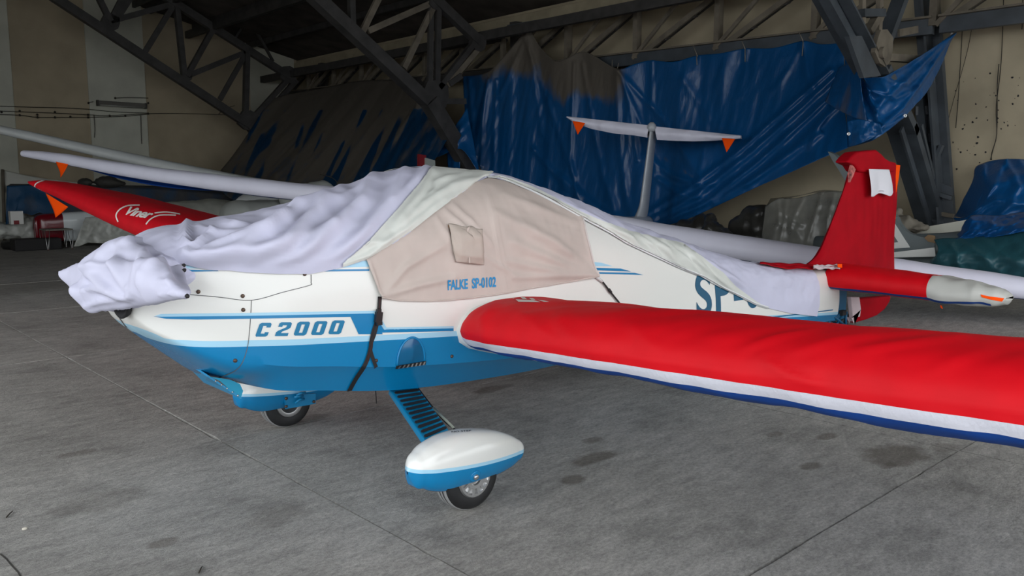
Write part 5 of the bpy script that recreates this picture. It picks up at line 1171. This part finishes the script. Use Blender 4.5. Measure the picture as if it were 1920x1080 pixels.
sheety('front_drop', [(13, 349, 18.4), (45, 347, 18.4), (150, 350, 18.4), (300, 354, 18.2), (480, 368, 18)], [(11, 421, 18.2), (24, 417, 18.2), (30, 396, 18.2), (60, 404, 18.2), (75, 398, 18.2), (112, 417, 18.1), (150, 410, 18.1), (190, 408, 18), (330, 430, 17.8), (480, 440, 17.8)], 110, 24, M_TARPL, LTp,
       lambda p, u, v: nz((p.x * 2, v * 2, 0), 1, 1) * .06 + nz((p.x * 6, p.z * 4, 0), 1, 2) * .02, lambda q, t: -.1 if q[0] < 45 else .1 if q[0] < 70 else -.1 if q[0] < 110 else .35)
sheety('top_lay', [(20, 345, 20.6), (150, 346, 20.6), (300, 349, 20.4), (480, 362, 20)], [(13, 349, 18.4), (150, 350, 18.4), (300, 354, 18.2), (480, 368, 18)], 60, 8, M_TARPL, LTp, None, lambda q, t: .3)
sheety('side_drop', [(20, 345, 20.6), (13, 349, 18.4)], [(20, 415, 20.4), (11, 421, 18.2)], 8, 14, M_TARPL, LTp, lambda p, u, v: nz(p, 3, 1) * .05, lambda q, t: -.1)
sheety('wall_sheeting', [(4, 318, 20.9), (40, 327, 20.9), (90, 336, 20.9), (150, 343, 20.9), (240, 347, 20.9)], [(6, 362, 20.8), (60, 362, 20.8), (150, 362, 20.8), (240, 362, 20.8)], 60, 16, mat('pale_wall_sheeting', (.55, .55, .50, 1), .5), None, lambda p, u, v: nz(p, 3, 4) * .06, label='pale plastic sheeting strung on a line along the striped wall', cat='sheet')
mesh('pole', *tubevf([at(5, 318, y=20.8), at(9, 452, y=20.4)], .04, 8), M_STEELD, None, label='thin upright pole at the left end of the pale sheeting', cat='pole')
# white wing panel with a red rounded end
wp = empty('stored_wing', at(130, 462, y=17.6), 'white wing panel with a red rounded end standing under the long blue tarpaulin', 'panel')
def rb(u, v, x0=2.42, L=2.6):
    x = x0 + L * v; s = min(1, (v * L / .22)) ; s = math.sqrt(max(0, 1 - (1 - s) ** 2)); k = u * math.tau
    c, q = math.cos(k), math.sin(k); sg = lambda w, e: math.copysign(abs(w) ** e, w)
    h = .335 * (.72 + .28 * s) * (1 + .1 * v); y = 17.75 + .25 * sg(c, .5) * (.3 + .7 * s); return Vector((x + .04 * 0, y, .46 + .08 * v + h * sg(q, .55)))
V, F = gridmesh(40, 60, rb, True); B = [v.x - 2.98 for v in V]
mesh('skin', V, F + [tuple(range(40))], band_mat('panel_paint', 'band', [(0, (.17, .004, .012, 1)), (0.0, (.72, .77, .78, 1))], .25, .3), wp, attrs={'band': B})
for x in (2.8, 4.2): mesh('trestle', *boxvf((x, 17.75, .06), (.1, .5, .13)), M_DARK, wp, smooth=False)
mesh('paper_box', *boxvf(at(30, 408, y=18.0), (.26, .2, .30)), mat('white_card', (.75, .75, .72, 1), .6), None, smooth=False, label='small white box with a red mark under the corner of the long blue tarpaulin', cat='box')
pb = bpy.data.objects['paper_box']; mesh('red_mark', *boxvf(at(31, 417, y=17.89), (.11, .005, .09)), mat('dull_red_print', (.2, .01, .015, 1), .6), pb, smooth=False)
# small table with hairpin legs
tb = empty('side_table', at(106, 465, y=17.2), 'small square table on hairpin rod legs in front of the red wing end', 'table')
tp = at(105, 430, y=17.2); zt = tp.z
bevel(mesh('tabletop', *boxvf((tp.x, tp.y, zt), (.56, .56, .03)), mat('worn_brown_board', (.2, .19, .16, 1), .6, var=.2, vscale=9), tb, smooth=False), .006)
for sx in (-1, 1):
    for sy in (-1, 1):
        c = Vector((tp.x + sx * .24, tp.y + sy * .24, 0)); f = c + Vector((sx * .01, sy * .01, 0)); t1 = c + Vector((-sx * .07, 0, zt - .012)); t2 = c + Vector((0, -sy * .07, zt - .012)); t1 = c + Vector((.04, .04 * sy, zt - .012)); t2 = c + Vector((-.05, -.02 * sy, zt - .012))
        lgm = mesh('leg', *tubevf([t1, f + Vector((.012, 0, .02)), f + Vector((0, 0, .006)), f + Vector((-.012, 0, .02)), t2], .007, 6), M_ALU, tb); mesh('foot', *lathevf([(.012, 0), (.014, .012), (.010, .03)], f, (0, 0, 1), 8), mat('red_brown_foot', (.12, .03, .025, 1), .6), lgm)
mesh('tyre', *lathevf([(.24, -.07), (.34, -.10), (.44, -.09), (.47, -.04), (.47, .04), (.44, .09), (.34, .10), (.24, .07), (.22, 0)], at(46, 458, y=17.9) * Vector((1, 1, 0)) if False else Vector((at(46, 458, y=17.9).x, 17.9, .10)), (0, 0, 1), 36), M_TIRE, None, label='dark tyre lying flat on the floor left of the small table', cat='tyre')
bevel(mesh('dark_crate', *boxvf((at(68, 462, y=17.4).x, 17.4, .13), (.95, .5, .26)), mat('dark_crate_board', (.02, .019, .02, 1), .8), None, smooth=False, label='low dark crate on the floor beside the small table', cat='crate'), .02)
lump('plastic_heap', 'crumpled pale plastic heaped at the far left end of the blue tarpaulin', 'plastic', [pxball(10, 433, 18.6, 40, 14, .4), pxball(-30, 430, 18.6, 40, 14, .4), pxball(48, 425, 18.4, 20, 24, .3), pxball(40, 412, 18.4, 10, 14, .2), pxball(60, 440, 18.3, 12, 12, .2)], .045, M_PLAST, .07, 5, 4)
sheety('plastic_sheet', [(172, 400, 17.7), (150, 412, 17.3), (160, 408, 17.2), (200, 404, 17.1), (240, 410, 17.0), (300, 425, 16.9)][2:], [(138, 462, 16.9), (148, 462, 16.9), (165, 455, 16.95), (240, 458, 17), (300, 460, 17)], 60, 30, M_PLAST, None, lambda p, u, v: nz(p, 5, 1) * .08 * v + nz(p, 11, 2) * .035, label='pale crumpled plastic sheet hanging over the white wing panel', cat='sheet', F_=[([(165, 410), (150, 430), (142, 462)], 5, .08, 0), ([(190, 408), (172, 430), (160, 455)], 5, .08, 0)])

# ------------------------------------------------------------------ things along the cream wall
fp = empty('fin_tip', at(800, 310, y=10), 'red and white tip of a stored fin behind the top of the white cover', 'fin')
p = [at(u, v, y=9.6) for u, v in ((786, 330), (787, 289), (799, 291), (799, 330))]; mesh('red_tip', *plate(p, .08, (0, 1, 0)), mat('deep_red_paint', (.20, .006, .012, 1), .4), fp, smooth=False)
p = [at(u, v, y=9.55) for u, v in ((799, 330), (799, 296), (816, 301), (817, 330))]; mesh('white_tip', *plate(p, .08, (0, 1, 0)), mat('grey_white_paint', (.34, .37, .35, 1), .4), fp, smooth=False)
GA = empty('grey_aircraft', at(1700, 510, x=8.8), 'grey aircraft tail with a white triangle outline, showing beside the red fin', 'aircraft')
M_GREY = mat('matt_grey_paint', (.12, .145, .15, 1), .5, var=.06, vscale=3)
def gx(u, v, o=0): return at(u, v, x=8.8 + o)
ft = [gx(*q) for q in ((1552, 284), (1566, 291), (1583, 312), (1602, 342), (1640, 385), (1676, 402), (1686, 419), (1700, 434), (1722, 443), (1752, 447))]
fb_ = [gx(*q) for q in ((1560, 300), (1572, 318), (1588, 345), (1598, 400), (1600, 450), (1602, 498), (1690, 497), (1752, 497))]
mesh('fin', *plate(smoothpts(ft, 3) + list(reversed(fb_)), .10, (1, 0, 0)), M_GREY, GA, smooth=False)
fz = gx(1750, 472); mesh('fuselage', *tubevf([Vector((9.0, 2.0, .66)), Vector((9.0, 1.2, .66)), Vector((9.02, .3, .68)), Vector((9.05, -.8, .74)), Vector((9.1, -3.0, .85))], [.10, .15, .20, .30, .5], 20), M_GREY, GA)
tri = [gx(u, v, -.012) for u, v in ((1655, 384), (1706, 464), (1650, 468))]
mesh('triangle_outline', *plate(tri, .01, (1, 0, 0)), mat('white_marking_paint', (.70, .71, .68, 1), .5), GA, smooth=False)
mesh('triangle_field', *plate([gx(u, v, -.016) for u, v in ((1655, 410), (1684, 454), (1652, 458))], .01, (1, 0, 0)), M_GREY, GA, smooth=False)
mesh('stripe', *plate([gx(u, v, -.25) for u, v in ((1668, 474), (1752, 464), (1754, 481), (1668, 483))], .01, (1, 0, 0)), MATS['white_marking_paint'], GA, smooth=False)
mesh('brown_patch', *plate([gx(u, v, -.02) for u, v in ((1733, 446), (1740, 440), (1753, 442), (1753, 456), (1740, 453))], .01, (1, 0, 0)), mat('brown_tape', (.20, .12, .05, 1), .5), GA, smooth=False)
mesh('white_board', *plate([at(u, v, x=9.7) for u, v in ((1696, 432), (1825, 410), (1830, 452), (1740, 454))], .06, (1, 0, 0)), mat('dusty_white_board', (.6, .6, .52, 1), .6, var=.08, vscale=5), None, smooth=False, label='long dusty white board lying between the grey fin and the wall', cat='board')
mesh('white_board', *plate([at(u, v, x=9.4) for u, v in ((1718, 444), (1805, 434), (1800, 452), (1755, 452))], .04, (1, 0, 0)), MATS['dusty_white_board'], None, smooth=False, label='short white board in front of the long one by the brown tape patch', cat='board')
def drape(name, top, bot, nu, nv, m, lab, amp, sc, dust, sag=.2, F_=()):
    o = sheet(name, top, bot, nu, nv, m, None, F_, lambda p, u, v: nz(p, sc, 2) * amp + nz(p, sc * 2.6, 3) * amp * .5, dust, sag); return prop(o, lab, 'tarpaulin')
drape('teal_tarpaulin', [(1750, 449, 8.6), (1775, 446, 8.6), (1800, 446, 8.6), (1860, 441, 8.6), (1925, 431, 8.6), (1990, 424, 8.6)], [(1746, 488, 8.4), (1752, 500, 8.3), (1800, 507, 8.3), (1860, 514, 8.3), (1925, 521, 8.3), (1990, 530, 8.3)], 110, 44, M_TEAL, 'dull teal tarpaulin wrapped over a long low load at the right edge', .07, 3.5, lambda q, u, v: -.2, .22,
      [([(1775, 460), (1785, 490), (1800, 505)], 6, .06, 0), ([(1800, 455), (1830, 480), (1870, 510)], 7, .06, 0), ([(1840, 450), (1870, 480), (1920, 500)], 8, .05, 0), ([(1760, 470), (1800, 470), (1840, 480)], 7, .04, 0)])
drape('crumpled_tarpaulin', [(1793, 440, 8.9), (1812, 412, 8.9), (1830, 403, 9), (1870, 404, 9), (1925, 397, 9), (1990, 392, 9)], [(1790, 448, 8.6), (1830, 447, 8.6), (1870, 443, 8.5), (1925, 434, 8.5), (1990, 428, 8.5)], 100, 36, tarp_mat('bright_blue_tarpaulin', (.004, .075, .25, 1), (.05, .06, .08, 1), .3), 'shiny crumpled blue tarpaulin on top of the teal one', .09, 6, lambda q, u, v: -.3, .12)
drape('blue_mound', [(1787, 405, 10.9), (1800, 380, 10.8), (1818, 345, 10.9), (1828, 315, 10.9), (1845, 305, 10.9), (1880, 298, 10.9), (1925, 299, 10.9), (1990, 301, 10.9)], [(1785, 408, 10.5), (1795, 414, 10.4), (1830, 414, 10.2), (1870, 413, 10.1), (1925, 411, 10.1), (1960, 412, 10.1), (1990, 412, 10.1), (2010, 412, 10.1)], 110, 70, M_TARP, 'dark blue tarpaulin mound covering a tall load by the cream wall', .10, 2.5, lambda q, u, v: -.22, .25,
      [([(1878, 300), (1850, 340), (1810, 390)], 7, .10, .3), ([(1880, 300), (1890, 350), (1870, 400)], 7, .08, .3), ([(1840, 310), (1820, 360), (1792, 405)], 6, .09, .3), ([(1800, 395), (1850, 375), (1920, 385)], 7, .08, 0), ([(1905, 300), (1920, 350)], 7, .06, .3)])
# plastic-wrapped machine and black-wrapped neighbours
M_CLEAR = mat('milky_clear_plastic', (.20, .20, .18, 1), .22, var=.35, vscale=2.5, bump=.5, bscale=6, trans=.30)
M_BAG = mat('black_plastic_wrap', (.03, .029, .026, 1), .3, var=.3, vscale=5, bump=.6, bscale=8)
mc = empty('wrapped_machine', at(1510, 500, x=9.4), 'machine wrapped in milky clear plastic standing left of the red fin by the wall', 'machine')
c0 = at(1440, 480, x=9.7); c1 = at(1596, 480, x=9.7); zt0 = at(1450, 378, x=9.7).z; zt1 = at(1560, 362, x=9.7).z
mesh('body', *join(boxvf(((c0.x + .25), (c0.y + c1.y) / 2, .485), (.5, abs(c0.y - c1.y) - .12, .97)), boxvf((9.95, c1.y + .45, .95), (.4, .7, .7))), mat('dark_grey_machine', (.06, .06, .055, 1), .6), mc, smooth=False)
for u in (1529, 1541): mesh('yellow_post', *beamvf(at(u, 438, x=9.62), at(u + 1, 500, x=9.62), .08, .05), mat('dull_yellow_paint', (.30, .21, .03, 1), .5), mc, smooth=False)
mesh('cross_bar', *beamvf(at(1520, 421, x=9.5), at(1550, 425, x=9.5), .06, .06), M_STEEL, mc, smooth=False)
VF = None
def wsheet(name, top, bot, m, F_, parent, amp=.03, lab=None): 
    o = sheet(name, top, bot, 60, 40, m, parent, F_, lambda p, u, v: nz((p.y * 4, p.z * 1.5, 0), 1, 2) * amp + nz(p, 8, 3) * amp * .5, None, .05); return o
wsheet('plastic_wrap', [(1434, 388, 9.5), (1458, 373, 9.5), (1478, 372, 9.5), (1500, 370, 9.5), (1540, 360, 9.5), (1570, 359, 9.5), (1605, 366, 9.5)], [(1428, 440, 9.4), (1430, 462, 9.35), (1450, 470, 9.3), (1500, 480, 9.3), (1560, 490, 9.3), (1605, 490, 9.3)], M_CLEAR,
       [([(1475, 375), (1468, 420), (1460, 460)], 3, .04, 0), ([(1505, 372), (1490, 400), (1480, 430)], 3, .04, 0), ([(1540, 362), (1525, 410), (1512, 455)], 3, .05, 0), ([(1565, 362), (1550, 410), (1548, 450)], 3, .05, 0), ([(1458, 376), (1460, 420)], 3, .04, 0), ([(1440, 390), (1470, 400), (1500, 420)], 4, .03, 0)], mc)
wsheet('plastic_top', [(1445, 372, 10.3), (1500, 366, 10.3), (1545, 356, 10.3), (1605, 362, 10.3)], [(1434, 388, 9.5), (1478, 372, 9.5), (1540, 360, 9.5), (1605, 366, 9.5)], M_CLEAR, (), mc)
lump('black_load', 'tall load in black wrap between the clear plastic machine and the small bags', 'load', [(at(1405, 425, x=9.9) + Vector((0, o, z)), (.3, .18, .22)) for o in (-.25, -.05, .15) for z in (-.3, 0, .18 - .35 * (o > .1))], .05, M_BAG, .05, 4, 5)
lump('black_bag', 'shiny black plastic bag with pale creases under the edge of the blue tarpaulin', 'bag', [(at(1335, 440, x=9.3), (.2, .22, .24)), (at(1350, 450, x=9.3), (.2, .25, .2)), (at(1332, 412, x=9.35), (.1, .12, .12)), (at(1375, 460, x=9.3), (.2, .25, .14))], .035, M_BAG, .05, 6, 4)
lump('dark_load', 'low dark covered load beneath the lowest hanging edge of the blue tarpaulin', 'load', [(at(1290, 440, x=9.7), (.25, .4, .28)), (at(1250, 445, x=9.8), (.25, .4, .22)), (at(1315, 425, x=9.7), (.2, .2, .24))], .05, M_BAG, .04, 4, 5)
lump('cloth_heap', 'pale crumpled cloth lying between the red fin and the steel frame foot', 'cloth', [(at(1690, 420, x=9.6), (.2, .22, .14)), (at(1712, 428, x=9.6), (.2, .22, .07)), (at(1680, 405, x=9.7), (.1, .1, .15))], .03, mat('dusty_pale_cloth', (.20, .18, .145, 1), .8), .05, 7, 4)

# ------------------------------------------------------------------ bits on the floor
M_TWIG = mat('dry_twig', (.03, .024, .018, 1), .9)
for a, b, lab in (((12, 970), (24, 958), 'dry dark twig on the concrete at the far left of the floor'), ((373, 1074), (379, 1062), 'dry dark twig on the concrete at the bottom edge of the picture')):
    p = at(*a, z=.006); q = at(*b, z=.006); mesh('twig', *tubevf([p, p.lerp(q, .5) + Vector((.002, .003, .002)), q], [.0035, .003, .002], 6), M_TWIG, None, label=lab, cat='twig')
p = at(46, 991, z=.006); lump('pebble', 'small pale pebble on the concrete by the left edge', 'pebble', [(p, (.012, .009, .007)), (p + Vector((.006, .004, 0)), (.008, .008, .006))], .003, mat('pale_stone', (.6, .56, .48, 1), .9), .001, 60, 2)
V, F = [], []
for k, (u, v) in enumerate(((0, 1038), (12, 1048), (22, 1060), (34, 1073), (40, 1084))):
    p = at(u, v, z=.0035); V += [p + Vector((-.003, -.003, 0)), p + Vector((.004, .003, 0))]
    if k: F.append((2 * k - 2, 2 * k - 1, 2 * k + 1, 2 * k))
mesh('crack', V, F, M_JOINT, FLOOR, smooth=False)
